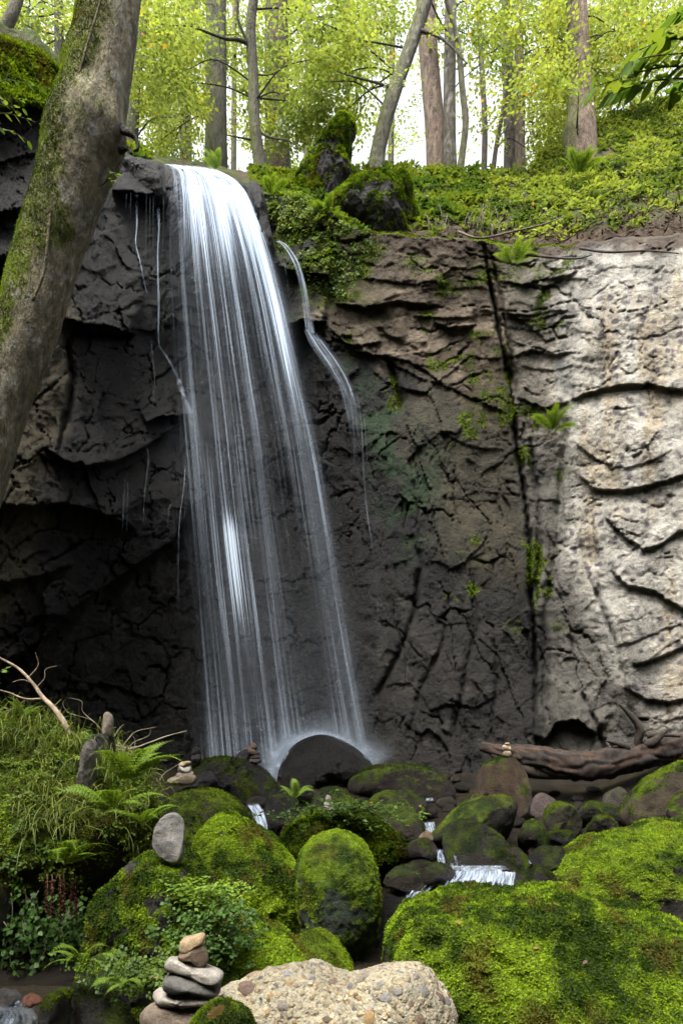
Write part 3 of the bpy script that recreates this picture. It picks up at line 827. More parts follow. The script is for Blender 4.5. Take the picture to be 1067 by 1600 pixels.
def outline_blob(outline, Y, T, n, seed, boxy=2.5, cuts=6, rough=0.07, lump=0.0, cut_depth=0.25):
    """a solid body whose front silhouette follows an outline seen in the photo, at its own distance, with its own thickness"""
    rng = np.random.default_rng(seed)
    d, F = cube_sphere(n)
    pts = np.asarray(outline, float)
    cu_, cv_ = (pts[:, 0].min() + pts[:, 0].max()) / 2, (pts[:, 1].min() + pts[:, 1].max()) / 2
    loop = spline(np.vstack([pts[-1:], pts, pts[:2]]), 40 * (len(pts) + 2))[40:-40]
    ang = np.arctan2(cv_ - loop[:, 1], loop[:, 0] - cu_); rad = np.hypot(loop[:, 0] - cu_, loop[:, 1] - cv_)
    bins = np.linspace(-np.pi, np.pi, 121); rb = np.zeros(121)
    idx = np.clip(((ang + np.pi) / (2 * np.pi) * 120).round().astype(int), 0, 120)
    rb[:] = np.nan
    for k in range(121):
        s = idx == k
        if s.any(): rb[k] = rad[s].max()
    ok = ~np.isnan(rb)
    rb = np.interp(bins, np.concatenate([bins[ok] - 2 * np.pi, bins[ok], bins[ok] + 2 * np.pi]), np.tile(rb[ok], 3))
    th = np.arctan2(d[:, 2], d[:, 0]); rho = np.hypot(d[:, 0], d[:, 2])
    s = (rho ** boxy + np.abs(d[:, 1]) ** boxy) ** (-1 / boxy)
    q = d * s[:, None]
    for _ in range(cuts):
        nn = rng.normal(size=3); nn[1] *= 1.6; nn /= np.linalg.norm(nn)
        if abs(nn[1]) < 0.45: continue
        h = 1 - cut_depth * rng.uniform(.4, 1.3)
        q = q - np.maximum(0, q @ nn - h)[:, None] * nn * 0.85
    rho2 = np.hypot(q[:, 0], q[:, 2])
    r = np.interp(th, bins, rb)
    # the upper outline is the far edge of the top where we look down on it, the near edge where we look up
    Yz = Y + T * (.55 if pts[:, 1].min() > HORIZON else -.4)
    Vw = P(cu_ + r * rho2 * np.cos(th), cv_ - r * rho2 * np.sin(th), Y)
    Vw[:, 2] = CAM_Z + (HORIZON - (cv_ - r * rho2 * np.sin(th))) / F_PX * Yz
    R = rad.mean() / F_PX * Y
    Vw[:, 1] = Y + T * q[:, 1]
    dn = vnormals(Vw, F)
    nz = fbm(Vw / R * 0.9 + seed * 3.7, 5) + .5 * fbm(Vw / R * 2.6 + seed, 4, ridged=True)
    Vw = Vw + dn * (rough * R * nz)[:, None]
    Vw = Vw + dn * (min(rough, .09) * .55 * R * fbm(Vw / R * 5.5 + seed * 2.1, 4, .6, ridged=True))[:, None]
    if lump:
        Vw = Vw + vnormals(Vw, F) * (lump * (1.4 * np.abs(fbm(Vw * 6 + seed, 4, .6)) + 1.6 * fbm(Vw * 2.4 + seed + 5, 3)))[:, None]
    # keep the body to the size it has in the photo after the relief was added
    for _ in range(2):
        pu = 533.5 + Vw[:, 0] / Vw[:, 1] * F_PX
        cx = P(cu_, HORIZON, Y)[0]
        Vw[:, 0] = cx + (Vw[:, 0] - cx) * (pts[:, 0].max() - pts[:, 0].min()) / (pu.max() - pu.min())
        pu = 533.5 + Vw[:, 0] / Vw[:, 1] * F_PX
        Vw[:, 0] += ((pts[:, 0].min() + pts[:, 0].max()) - (pu.min() + pu.max())) / 2 / F_PX * Y
        pv = HORIZON - (Vw[:, 2] - CAM_Z) / Vw[:, 1] * F_PX
        k = int(pv.argmin())
        Vw[:, 2] -= (pts[:, 1].min() - pv[k]) / F_PX * Vw[k, 1]
    return Vw, F, R

MOSS_A, MOSS_B, MOSS_C = np.array([0.205, 0.305, 0.018]), np.array([0.036, 0.066, 0.008]), np.array([0.10, 0.080, 0.018])
def moss_tufts(V, F, wgt, n, rng, size=0.032, bright=1.0, blades=2, spread=.8):
    n = int(n * 1.9); size = size * .58
    pos, nrm, _ = scatter(V, F, wgt, n, rng)
    if len(pos) == 0: return None
    down = np.array([0, 0, -1.0]) - nrm * (nrm @ np.array([0, 0, -1.0]))[:, None]
    pos = np.repeat(pos, blades, 0); nr = np.repeat(nrm, blades, 0); dn = np.repeat(down, blades, 0)
    N = len(pos)
    j = rand_unit(N, rng)
    d = unit(nr * rng.uniform(.25, .9, (N, 1)) + dn * rng.uniform(.1, .9, (N, 1)) + j * spread)
    out = (d * nr).sum(1)
    d = np.where((out < .05)[:, None], d + nr * (.25 - out)[:, None], d)
    up = unit(nr + rand_unit(N, rng) * .6)
    s = size * rng.uniform(.55, 1.4, N)
    sd_ = unit(np.cross(d, up)) * (s * .26)[:, None]
    p0 = pos - nr * size * .12
    LV = np.stack([p0 + d * (s * .35)[:, None] - sd_, p0 + d * (s * .2)[:, None] + sd_, p0 + d * s[:, None]], 1).reshape(-1, 3)
    LF = np.arange(len(LV)).reshape(-1, 3)
    big = fbm(pos * 2.0 + 4, 4) ; fine = fbm(pos * 9 + 9, 3)
    t = np.clip(.5 + 2.2 * big + 1.5 * fine + rng.normal(0, .14, N), 0, 1)[:, None]
    c = MOSS_B * (1 - t) + MOSS_A * t
    b = sstep(.16, .42, fbm(pos * 3.1 + 60, 4) + .10)[:, None] * .8
    c = (c * (1 - b) + MOSS_C * b) * bright * rng.uniform(.75, 1.25, (N, 1))
    return LV, LF, np.repeat(c, 3, 0)

def boulder(name, outline, Y, T, label, cat='boulder', group=None, n=34, seed=0, rock=(.06, .052, .042), moss=0.0, tufts=0, tuft=.032,
            wetness=.4, mat=None, boxy=2.5, cuts=6, rough=.07, lump=0.012, tone=.4, bright=1.0, patch=None, moss_lo=-.35, cut_depth=.25):
    V, F, R = outline_blob(outline, Y, T, n, seed, boxy, cuts, rough, lump if moss else 0, cut_depth)
    rng = np.random.default_rng(seed + 100)
    N = vnormals(V, F)
    a = fbm(V / R * 1.3 + seed, 4); b = fbm(V * 5 + seed, 4)
    col = np.tile(np.array([rock], float), (len(V), 1)) * (1 + tone * 1.6 * (a + .6 * b))[:, None]
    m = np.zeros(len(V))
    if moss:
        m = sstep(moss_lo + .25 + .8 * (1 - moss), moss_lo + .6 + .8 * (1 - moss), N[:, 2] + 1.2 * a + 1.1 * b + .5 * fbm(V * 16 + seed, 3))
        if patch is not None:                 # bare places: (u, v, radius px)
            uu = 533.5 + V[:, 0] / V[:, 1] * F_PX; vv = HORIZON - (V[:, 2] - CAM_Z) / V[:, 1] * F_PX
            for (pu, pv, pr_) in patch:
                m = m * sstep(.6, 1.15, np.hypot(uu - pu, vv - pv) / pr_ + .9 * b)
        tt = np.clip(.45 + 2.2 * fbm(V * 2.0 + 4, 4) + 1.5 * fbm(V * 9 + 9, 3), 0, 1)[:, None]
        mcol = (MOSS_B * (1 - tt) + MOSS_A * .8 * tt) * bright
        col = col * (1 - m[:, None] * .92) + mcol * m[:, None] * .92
    o = obj(name, V, F, mat or M_ROCK, col=np.clip(col, .004, .8), wet=np.clip(wetness * (1 - m), 0, 1))
    tag(o, label, cat, group)
    if tufts:
        toward = unit(np.array([0, 0, CAM_Z]) - V)
        vis = sstep(-.35, -.1, (N * toward).sum(1))
        r = moss_tufts(V, F, m * vis * sstep(.2, .5, m), tufts, rng, tuft, bright)
        if r: kind(obj('moss', r[0], r[1], M_MOSS, o, smooth=False, col=r[2]), 'stuff')
    o['_R'] = R
    return o, V, F

G_ST = 'boulders in the stream'
BROWN, DARK, GREYB = (.038, .029, .018), (.011, .010, .009), (.10, .088, .075)
# --- large mossy boulders of the foreground
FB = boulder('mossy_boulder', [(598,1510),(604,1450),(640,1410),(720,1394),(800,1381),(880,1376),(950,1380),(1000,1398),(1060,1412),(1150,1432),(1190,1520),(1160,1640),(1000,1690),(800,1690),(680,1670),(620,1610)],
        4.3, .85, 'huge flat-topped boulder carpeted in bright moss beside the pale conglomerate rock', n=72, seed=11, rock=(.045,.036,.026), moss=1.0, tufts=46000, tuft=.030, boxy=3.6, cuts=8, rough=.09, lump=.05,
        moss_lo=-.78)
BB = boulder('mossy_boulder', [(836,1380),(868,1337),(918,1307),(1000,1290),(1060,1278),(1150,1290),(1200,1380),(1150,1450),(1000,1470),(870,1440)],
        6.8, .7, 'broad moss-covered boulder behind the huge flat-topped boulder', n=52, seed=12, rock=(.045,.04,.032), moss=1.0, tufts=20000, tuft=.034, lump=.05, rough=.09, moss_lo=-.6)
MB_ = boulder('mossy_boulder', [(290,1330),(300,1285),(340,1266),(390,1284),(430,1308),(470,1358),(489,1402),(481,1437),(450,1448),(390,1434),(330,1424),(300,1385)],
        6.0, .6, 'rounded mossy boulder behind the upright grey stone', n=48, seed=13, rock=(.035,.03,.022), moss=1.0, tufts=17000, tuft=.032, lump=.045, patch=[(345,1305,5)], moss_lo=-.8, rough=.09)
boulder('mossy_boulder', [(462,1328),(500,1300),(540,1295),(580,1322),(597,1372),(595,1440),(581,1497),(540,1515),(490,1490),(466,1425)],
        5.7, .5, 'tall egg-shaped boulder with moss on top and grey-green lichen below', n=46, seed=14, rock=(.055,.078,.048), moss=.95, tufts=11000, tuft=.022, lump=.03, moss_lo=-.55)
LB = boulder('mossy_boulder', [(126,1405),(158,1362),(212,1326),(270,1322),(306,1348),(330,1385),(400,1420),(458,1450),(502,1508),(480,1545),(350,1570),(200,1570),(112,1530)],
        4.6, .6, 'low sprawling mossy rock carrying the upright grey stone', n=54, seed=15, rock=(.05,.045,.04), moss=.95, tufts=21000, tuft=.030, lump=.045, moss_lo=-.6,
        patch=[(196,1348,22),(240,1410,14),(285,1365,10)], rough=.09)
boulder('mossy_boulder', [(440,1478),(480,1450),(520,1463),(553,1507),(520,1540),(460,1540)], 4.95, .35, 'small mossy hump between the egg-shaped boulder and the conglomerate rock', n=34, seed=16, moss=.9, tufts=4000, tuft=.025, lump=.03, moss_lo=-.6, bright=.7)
# --- stones of the stream and the plunge basin
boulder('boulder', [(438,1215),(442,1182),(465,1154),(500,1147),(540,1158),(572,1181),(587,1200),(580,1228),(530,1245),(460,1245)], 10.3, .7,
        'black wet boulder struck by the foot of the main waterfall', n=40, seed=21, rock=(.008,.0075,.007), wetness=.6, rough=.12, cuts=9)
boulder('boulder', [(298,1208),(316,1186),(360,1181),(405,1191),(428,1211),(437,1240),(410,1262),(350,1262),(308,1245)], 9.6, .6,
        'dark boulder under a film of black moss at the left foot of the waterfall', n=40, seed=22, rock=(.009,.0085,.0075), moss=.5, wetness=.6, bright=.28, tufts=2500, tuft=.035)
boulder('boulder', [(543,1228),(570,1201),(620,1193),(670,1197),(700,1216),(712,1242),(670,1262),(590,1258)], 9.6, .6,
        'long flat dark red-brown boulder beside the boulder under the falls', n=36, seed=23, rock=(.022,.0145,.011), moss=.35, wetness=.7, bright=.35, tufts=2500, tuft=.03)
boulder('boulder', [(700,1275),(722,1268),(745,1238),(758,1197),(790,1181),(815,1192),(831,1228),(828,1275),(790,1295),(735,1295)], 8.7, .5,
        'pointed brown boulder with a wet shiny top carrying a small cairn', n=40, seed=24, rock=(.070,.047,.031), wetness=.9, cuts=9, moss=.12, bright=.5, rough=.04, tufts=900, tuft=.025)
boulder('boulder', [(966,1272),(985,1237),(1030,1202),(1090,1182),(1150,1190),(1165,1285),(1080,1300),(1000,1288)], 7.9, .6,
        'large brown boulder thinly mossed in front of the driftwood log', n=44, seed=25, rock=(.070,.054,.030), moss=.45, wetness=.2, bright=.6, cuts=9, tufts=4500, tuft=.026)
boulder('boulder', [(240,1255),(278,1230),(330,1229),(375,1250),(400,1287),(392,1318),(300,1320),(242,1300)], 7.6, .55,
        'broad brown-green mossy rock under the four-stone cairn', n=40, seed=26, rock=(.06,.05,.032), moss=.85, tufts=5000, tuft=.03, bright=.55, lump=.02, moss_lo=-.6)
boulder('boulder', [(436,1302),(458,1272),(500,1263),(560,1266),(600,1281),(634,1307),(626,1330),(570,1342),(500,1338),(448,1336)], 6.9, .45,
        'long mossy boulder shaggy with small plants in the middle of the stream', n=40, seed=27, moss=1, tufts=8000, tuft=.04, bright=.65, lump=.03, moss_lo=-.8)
SMALL = [
 ([(485,1257),(500,1233),(525,1228),(550,1238),(567,1260),(560,1285),(500,1285)], 8.2, .35, 'brown mossy stone behind the shaggy boulder', BROWN, 0.52, 0.41, .3),
 ([(570,1265),(590,1237),(625,1233),(655,1241),(669,1260),(650,1280),(590,1285)], 8.5, .35, 'flattish mossy stone next to the long red-brown boulder', BROWN, 0.52, 0.45, .3),
 ([(584,1278),(600,1250),(625,1243),(650,1266),(663,1292),(655,1316),(610,1322),(588,1305)], 7.6, .35, 'steep brown-green stone at the end of the shaggy boulder', BROWN, 0.44, 0.38, .3),
 ([(670,1305),(690,1282),(720,1252),(770,1241),(803,1246),(809,1278),(806,1318),(760,1330),(700,1325)], 7.5, .4, 'blocky stone capped with bright moss below the pointed brown boulder', (.028,.023,.016), 0.55, 0.75, .3),
 ([(690,1312),(715,1281),(745,1278),(790,1302),(808,1334),(800,1362),(750,1372),(700,1358)], 7.0, .35, 'dark stone with pale lichen flecks above the white rapids', (.024,.021,.015), 0.41, 0.38, .4),
 ([(760,1345),(785,1322),(810,1325),(826,1345),(815,1368),(770,1370)], 6.85, .2, 'small moss-brown stone at the right end of the white rapids', BROWN, 0.52, 0.38, .3),
 ([(846,1282),(860,1257),(880,1252),(900,1265),(909,1291),(890,1308),(858,1306)], 7.9, .3, 'round green-filmed stone beside the purplish stone', (.036,.032,.016), 0.55, 0.45, .3),
 ([(808,1305),(820,1284),(845,1279),(858,1300),(856,1325),(830,1332),(812,1325)], 7.5, .25, 'wedge-shaped mossy stone below the round green stone', BROWN, 0.48, 0.41, .3),
 ([(853,1312),(866,1298),(888,1297),(901,1312),(894,1330),(862,1330)], 7.3, .2, 'small dark mossy stone below the round green stone', DARK, 0.44, 0.26, .3),
 ([(824,1340),(840,1322),(868,1320),(884,1334),(876,1356),(836,1358)], 6.9, .25, 'dark wet stone beside the broad moss-covered boulder', DARK, 0.22, 0.22, .6),
 ([(895,1272),(912,1256),(945,1251),(972,1262),(974,1280),(940,1292),(902,1290)], 8.2, .3, 'dark green low stone under the driftwood log', (.024,.022,.013), 0.52, 0.34, .3),
 ([(915,1288),(930,1272),(950,1271),(966,1284),(960,1298),(925,1300)], 7.7, .2, 'small yellow-green stone below the low dark green stone', BROWN, 0.59, 0.45, .3),
 ([(940,1255),(952,1234),(970,1229),(982,1243),(976,1262),(950,1265)], 8.6, .2, 'small purplish stone propped against the large brown boulder', (.085,.07,.065), 0.18, 0.38, .3),
 ([(826,1270),(836,1244),(852,1238),(872,1250),(870,1275),(845,1284)], 8.4, .25, 'smooth purplish stone beside the pointed brown boulder', (.10,.075,.07), 0.00, 0.38, .4),
 ([(626,1330),(645,1310),(668,1308),(685,1325),(682,1350),(650,1356),(630,1348)], 7.15, .22, 'dark brown stone between two little cascades', (.025,.018,.013), 0.18, 0.30, .5),
 ([(654,1308),(662,1298),(674,1299),(677,1312),(664,1318)], 7.3, .08, 'small tan pebble lodged above the dark brown stone', (.25,.17,.11), 0.00, 0.30, .3),
 ([(430,1232),(445,1217),(470,1214),(490,1226),(486,1245),(445,1250)], 9.2, .3, 'black wet stone in front of the boulder under the falls', DARK, 0.00, 0.22, .8),
 ([(408,1285),(416,1250),(440,1240),(466,1252),(474,1285),(450,1305),(418,1305)], 8.0, .3, 'dark wet stone beside the narrow white chute', (.017,.015,.013), 0.15, 0.26, .7),
 ([(464,1296),(474,1278),(490,1276),(497,1292),(484,1308)], 7.4, .12, 'small black stone behind the shaggy boulder', DARK, 0.07, 0.22, .6),
 ([(298,1228),(312,1206),(330,1204),(342,1222),(335,1244),(305,1245)], 9.0, .25, 'grey wet stone leaning on the dark left boulder', (.03,.028,.027), 0.00, 0.30, .6),
 ([(800,1365),(840,1352),(870,1366),(860,1392),(800,1395)], 6.4, .25, 'dark mossy ledge stone under the broad moss-covered boulder', (.022,.02,.014), 0.44, 0.30, .5),
 ([(598,1376),(612,1351),(680,1346),(712,1356),(706,1378),(650,1386)], 6.55, .45, 'flat brown shelf of stone washed by the stream', (.030,.022,.015), 0.15, 0.30, .8),
 ([(1040,1268),(1055,1240),(1085,1236),(1100,1275),(1060,1290)], 7.3, .25, 'mossy stone in front of the large brown boulder', BROWN, 0.59, 0.52, .3),
 ([(62,1610),(66,1568),(88,1545),(108,1548),(112,1590),(104,1625),(75,1630)], 3.8, .25, 'mossy wedge of rock beside the corner rill', (.035,.033,.028), 0.52, 0.34, .5),
 ([(100,1600),(104,1545),(130,1520),(170,1530),(215,1580),(220,1640),(130,1650)], 4.1, .3, 'bare dark grey rock below the sprawling mossy rock', (.045,.042,.036), 0.22, 0.30, .4),
 ([(-30,1560),(0,1545),(25,1543),(36,1558),(20,1572),(-20,1575)], 4.3, .15, 'grey flat stone at the corner rill', (.10,.095,.09), 0.00, 0.30, .6),
 ([(34,1560),(44,1551),(60,1552),(68,1562),(55,1570),(38,1570)], 4.2, .1, 'rust-red pebble at the corner rill', (.20,.085,.055), 0.00, 0.30, .6),
 ([(-60,1470),(-40,1400),(5,1378),(20,1395),(16,1450),(-10,1490)], 5.3, .3, 'moss-topped rock at the foot of the leafy bank', (.06,.05,.035), 0.44, 0.45, .3),
]
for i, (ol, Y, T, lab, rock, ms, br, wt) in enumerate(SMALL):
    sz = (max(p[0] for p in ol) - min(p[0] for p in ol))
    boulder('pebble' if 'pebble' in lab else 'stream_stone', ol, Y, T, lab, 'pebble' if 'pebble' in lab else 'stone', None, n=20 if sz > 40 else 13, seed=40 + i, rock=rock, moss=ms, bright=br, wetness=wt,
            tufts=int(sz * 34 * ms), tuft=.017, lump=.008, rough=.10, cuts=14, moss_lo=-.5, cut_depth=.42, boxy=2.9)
# fill of loose cobbles seen only as a dark jumble between the boulders: laid one by one
rng = np.random.default_rng(5)
cob_me = []
for k in range(5):
    V, F = cube_sphere(8)
    q = V * np.array([1, .8, .62]) * (1 + .22 * fbm(V * 1.3 + k * 9, 3))[:, None]
    c = np.array([[.026, .021, .015]]) * rng.uniform(.6, 1.6) * np.ones((len(q), 1))
    cob_me.append(mesh_data('cobble', q, F, M_ROCK, True, col=c, wet=np.full(len(q), .55)))
for k in range(120):
    y = rng.uniform(6.2, 10.8); u = rng.uniform(300, 1000)
    x = (u - 533.5) / F_PX * y
    s = rng.uniform(.06, .17)
    o = link('cobble', cob_me[k % 5], None, (x, y, float(bed_z(x, y)) + s * .30))
    o.scale = (s, s, s); o.rotation_euler = (rng.uniform(-.3, .3), rng.uniform(-.3, .3), rng.uniform(0, 6.3))
    tag(o, 'small dark cobble wedged among the boulders of the stream', 'cobble', 'loose cobbles in the stream bed')

# --- wet rock step under the white rapids
boulder('rock_step', [(572,1510),(586,1404),(630,1396),(720,1396),(800,1398),(815,1500),(700,1540)], 6.05, .5,
        'black wet rock step that the rapids pour over', 'rock', n=34, seed=30, rock=(.010,.009,.008), wetness=.8, rough=.07, boxy=4)

# --- earth bank on the left with its dark undercut
BANK = [(-330,1200),(-200,1120),(-60,1112),(0,1126),(40,1124),(90,1142),(130,1154),(170,1170),(205,1197),(233,1237),(248,1272),(242,1310),(228,1342),(190,1372),(150,1400),(110,1422),(60,1408),(0,1396),(-150,1460),(-330,1420)]
BV, BF, BR = outline_blob(BANK, 6.4, 1.1, 60, 33, 2.6, 3, .05, .05)
BN = vnormals(BV, BF)
ba = fbm(BV * 2 + 3, 4)
bcol = mixv(np.tile(np.array([[.042, .032, .022]]), (len(BV), 1)), (.045, .062, .010), sstep(-.35, .1, BN[:, 2] + ba * 1.2))
bank = kind(obj('earth_bank', BV, BF, M_SOIL, col=bcol, wet=np.zeros(len(BV))), 'structure')
bank['label'] = 'steep mossy earth bank overgrown with grass, ferns and ivy'
r = moss_tufts(BV, BF, sstep(-.45, .1, BN[:, 2] + ba * 1.3) * sstep(-.3, 0, -BN[:, 1] + .6 * BN[:, 2]), 34000, np.random.default_rng(8), .034, 1.05)
kind(obj('moss', r[0], r[1], M_MOSS, bank, smooth=False, col=r[2]), 'stuff')
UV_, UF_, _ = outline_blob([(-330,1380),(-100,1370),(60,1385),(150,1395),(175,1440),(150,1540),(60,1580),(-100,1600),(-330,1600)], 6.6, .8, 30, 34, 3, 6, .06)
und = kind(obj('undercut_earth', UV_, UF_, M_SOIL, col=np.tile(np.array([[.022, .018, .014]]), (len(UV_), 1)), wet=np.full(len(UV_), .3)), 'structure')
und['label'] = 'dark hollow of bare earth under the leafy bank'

# --- rocks standing in the bank
boulder('bank_rock', [(120,1225),(128,1195),(133,1162),(146,1154),(155,1175),(153,1205),(146,1235),(132,1240)], 5.75, .16, 'narrow lichen-crusted grey rock poking out of the leafy bank', 'rock', n=22, seed=71, rock=(.19,.17,.15), tone=.7, rough=.12, moss=.15)
boulder('bank_rock', [(142,1160),(146,1147),(176,1146),(181,1158),(180,1178),(146,1178)], 6.1, .12, 'dark squarish block at the top of the bank under a standing stone', 'rock', n=18, seed=72, rock=(.05,.047,.045), boxy=4)
SLAB = (.30, .285, .26)
boulder('standing_stone', [(160,1147),(161,1120),(166,1112),(174,1115),(178,1125),(176,1146),(170,1150)], 6.05, .05, 'tall narrow tan stone stood on end on the dark block', 'stone', n=16, seed=73, rock=(.26,.22,.17), mat=M_STONE, rough=.03)
boulder('standing_stone', [(238,1322),(240,1292),(256,1272),(276,1269),(290,1288),(290,1318),(282,1345),(258,1340)], 4.35, .07, 'smooth grey slab stood upright on the sprawling mossy rock', 'stone', n=26, seed=74, rock=(.215,.205,.19), mat=M_STONE, rough=.06, tone=.5, cuts=12, boxy=3.6, cut_depth=.35)

# ------------------------------------------------------------------ cairns: every stone is a thing of its own
def stone(ol, Y, T, lab, rock, group, seed, n=14, wetness=.15, rough=.03, mat=None, tone=.25):
    return boulder('cairn_stone', ol, Y, T, lab, 'stone', group, n=n, seed=seed, rock=rock, mat=mat or M_STONE, rough=rough, wetness=wetness, cuts=9, tone=tone, boxy=3.4, cut_depth=.32)
g = 'stones of the foreground cairn'
stone([(280,1478),(284,1465),(300,1460),(320,1457),(322,1468),(312,1474),(300,1484),(286,1486)], 2.6, .045, 'tan knobbly top stone of the foreground cairn', (.46,.34,.20), g, 81, 20)
stone([(278,1492),(288,1485),(304,1478),(318,1475),(327,1488),(326,1503),(315,1509),(295,1505),(280,1500)], 2.6, .05, 'round brown stone second from the top of the foreground cairn', (.20,.145,.10), g, 82, 20)
stone([(257,1500),(270,1494),(300,1503),(340,1515),(350,1525),(343,1532),(310,1525),(270,1512),(260,1507)], 2.6, .075, 'tilted pale grey slab under the round brown stone of the foreground cairn', (.40,.37,.32), g, 83, 22)
stone([(254,1528),(262,1517),(285,1515),(320,1524),(346,1541),(340,1549),(300,1546),(262,1542)], 2.6, .085, 'dark grey lens-shaped slab in the middle of the foreground cairn', (.17,.165,.15), g, 84, 22)
stone([(239,1551),(252,1542),(285,1547),(334,1550),(337,1558),(312,1562),(290,1566),(250,1563)], 2.6, .085, 'pale wavy slab resting on the bottom stone of the foreground cairn', (.42,.385,.33), g, 85, 22)
stone([(218,1582),(238,1564),(280,1564),(330,1567),(342,1582),(336,1606),(280,1616),(230,1608)], 2.6, .10, 'big rounded brownish bottom stone of the foreground cairn', (.22,.175,.13), g, 86, 26)
boulder('stone', [(288,1606),(308,1577),(330,1562),(355,1559),(380,1571),(398,1587),(404,1620),(340,1640),(292,1628)], 2.35, .08, 'black mossy stone with a fallen leaf on it in front of the conglomerate rock', 'stone', n=30, seed=87, rock=(.022,.02,.017), moss=.55, bright=.7, tufts=1500, tuft=.014, lump=.006, moss_lo=-.5)
g = 'stones of the four-stone cairn'
stone([(279,1196),(283,1190),(298,1189),(299,1195),(290,1198)], 7.5, .06, 'flat tan top stone of the four-stone cairn', (.32,.25,.17), g, 91)
stone([(278,1207),(279,1197),(298,1195),(300,1205),(290,1209)], 7.5, .07, 'pale middle block of the four-stone cairn', (.36,.34,.29), g, 92)
stone([(275,1214),(279,1206),(300,1204),(303,1211),(295,1215)], 7.5, .08, 'grey third stone of the four-stone cairn', (.28,.25,.20), g, 93)
stone([(261,1222),(270,1214),(300,1210),(308,1216),(302,1224),(275,1227)], 7.5, .10, 'wide flat bottom stone of the four-stone cairn', (.22,.18,.12), g, 94)
g = 'dark stones stacked on the left foot boulder'
stone([(390,1171),(394,1161),(401,1163),(402,1171),(397,1174)], 9.5, .05, 'pointed red-brown stone on top of the wet dark stack', (.09,.055,.04), g, 95, wetness=.7)
stone([(383,1172),(386,1165),(393,1168),(400,1172),(406,1177),(396,1180),(386,1178)], 9.5, .07, 'reddish stone second in the wet dark stack', (.07,.045,.035), g, 96, wetness=.7)
stone([(385,1184),(388,1177),(404,1176),(407,1183),(398,1187)], 9.5, .08, 'black stone third in the wet dark stack', (.03,.026,.024), g, 97, wetness=.7)
stone([(384,1191),(388,1185),(405,1184),(409,1190),(398,1193)], 9.5, .09, 'flat black bottom stone of the wet dark stack', (.04,.03,.026), g, 98, wetness=.7)
stone([(366,1184),(376,1173),(386,1170),(390,1178),(384,1188),(372,1188)], 9.45, .07, 'black slab leaning on the wet dark stack', (.024,.022,.022), g, 99, wetness=.8)
g = 'two black stones beside the wet dark stack'
stone([(301,1177),(302,1169),(310,1167),(314,1172),(311,1180),(304,1180)], 9.3, .05, 'black round stone balanced on another black stone', (.02,.018,.018), g, 101, wetness=.8)
stone([(298,1190),(300,1180),(312,1178),(315,1186),(310,1192)], 9.3, .06, 'black squat stone carrying the balanced black stone', (.02,.018,.018), g, 102, wetness=.8)
g = 'stones of the small grey cairn'
stone([(508,1248),(510,1242),(516,1243),(518,1250),(512,1253)], 6.9, .03, 'pointed grey top stone of the small cairn on the shaggy boulder', (.22,.20,.17), g, 103)
stone([(506,1258),(508,1252),(518,1251),(520,1257),(513,1260)], 6.9, .04, 'grey middle stone of the small cairn on the shaggy boulder', (.24,.22,.19), g, 104)
stone([(504,1266),(507,1259),(520,1258),(524,1264),(514,1268)], 6.9, .05, 'pale bottom stone of the small cairn on the shaggy boulder', (.28,.26,.22), g, 105)
g = 'stones of the cairn on the pointed boulder'
stone([(788,1163),(790,1160),(796,1161),(795,1164)], 8.6, .03, 'tiny tan top stone of the cairn on the pointed brown boulder', (.30,.20,.12), g, 106, 10)
stone([(784,1171),(786,1164),(795,1163),(798,1170),(791,1174)], 8.6, .05, 'pale round middle stone of the cairn on the pointed brown boulder', (.30,.24,.18), g, 107)
stone([(784,1180),(786,1174),(796,1173),(799,1178),(793,1183)], 8.6, .05, 'brown bottom stone of the cairn on the pointed brown boulder', (.20,.15,.10), g, 108)

# ------------------------------------------------------------------ conglomerate rock with its embedded pebbles
cg, CGV, CGF = boulder('conglomerate_rock', [(326,1570),(342,1534),(390,1512),(430,1505),(470,1507),(520,1514),(560,1507),(620,1499),(652,1497),(682,1515),(711,1548),(716,1572),(704,1605),(690,1660),(500,1700),(350,1670),(318,1610)],
        2.95, .36, 'pale conglomerate rock studded with rounded pebbles beside the foreground cairn', 'rock', n=54, seed=61, rock=(.27,.245,.172), mat=M_CONGLO, rough=.085, boxy=3.2, tone=.5, wetness=.05)
CGN = vnormals(CGV, CGF)
rng = np.random.default_rng(62)
tow = unit(np.array([0, 0, CAM_Z]) - CGV)
pp, pn, _ = scatter(CGV, CGF, sstep(0.0, .3, (CGN * tow).sum(1)), 900, rng)
PEB = [(.30,.24,.17),(.33,.29,.22),(.22,.19,.16),(.36,.24,.11),(.16,.11,.085),(.25,.24,.22),(.36,.32,.25),(.15,.14,.13),(.28,.20,.135)]
peb_me = []
for k, c in enumerate(PEB):
    V, F = cube_sphere(5)
    q = V * np.array([1, .8, .5]) * (1 + .18 * fbm(V * 1.1 + k * 5, 2))[:, None]
    peb_me.append(mesh_data('pebble', q, F, M_STONE, True, col=np.tile(np.array([c]), (len(q), 1)), wet=np.full(len(q), .15)))
placed = []
for p, nn in zip(pp, pn):
    s = rng.choice([.010, .014, .02, .03, .045], p=[.25, .3, .25, .13, .07])
    if any(np.linalg.norm(p - a) < (s + b) * .85 for a, b in placed): continue
    placed.append((p, s))
    if len(placed) > 280: break
    o = link('pebble', peb_me[rng.integers(len(PEB))], cg, p - np.array(cg['_o']) - nn * s * .30)
    o.scale = (s, s, s)
    o.rotation_euler = mathutils.Vector(nn).to_track_quat('Z', 'Y').to_euler()
    o.rotation_euler.rotate_axis('Z', rng.uniform(0, 6.28))
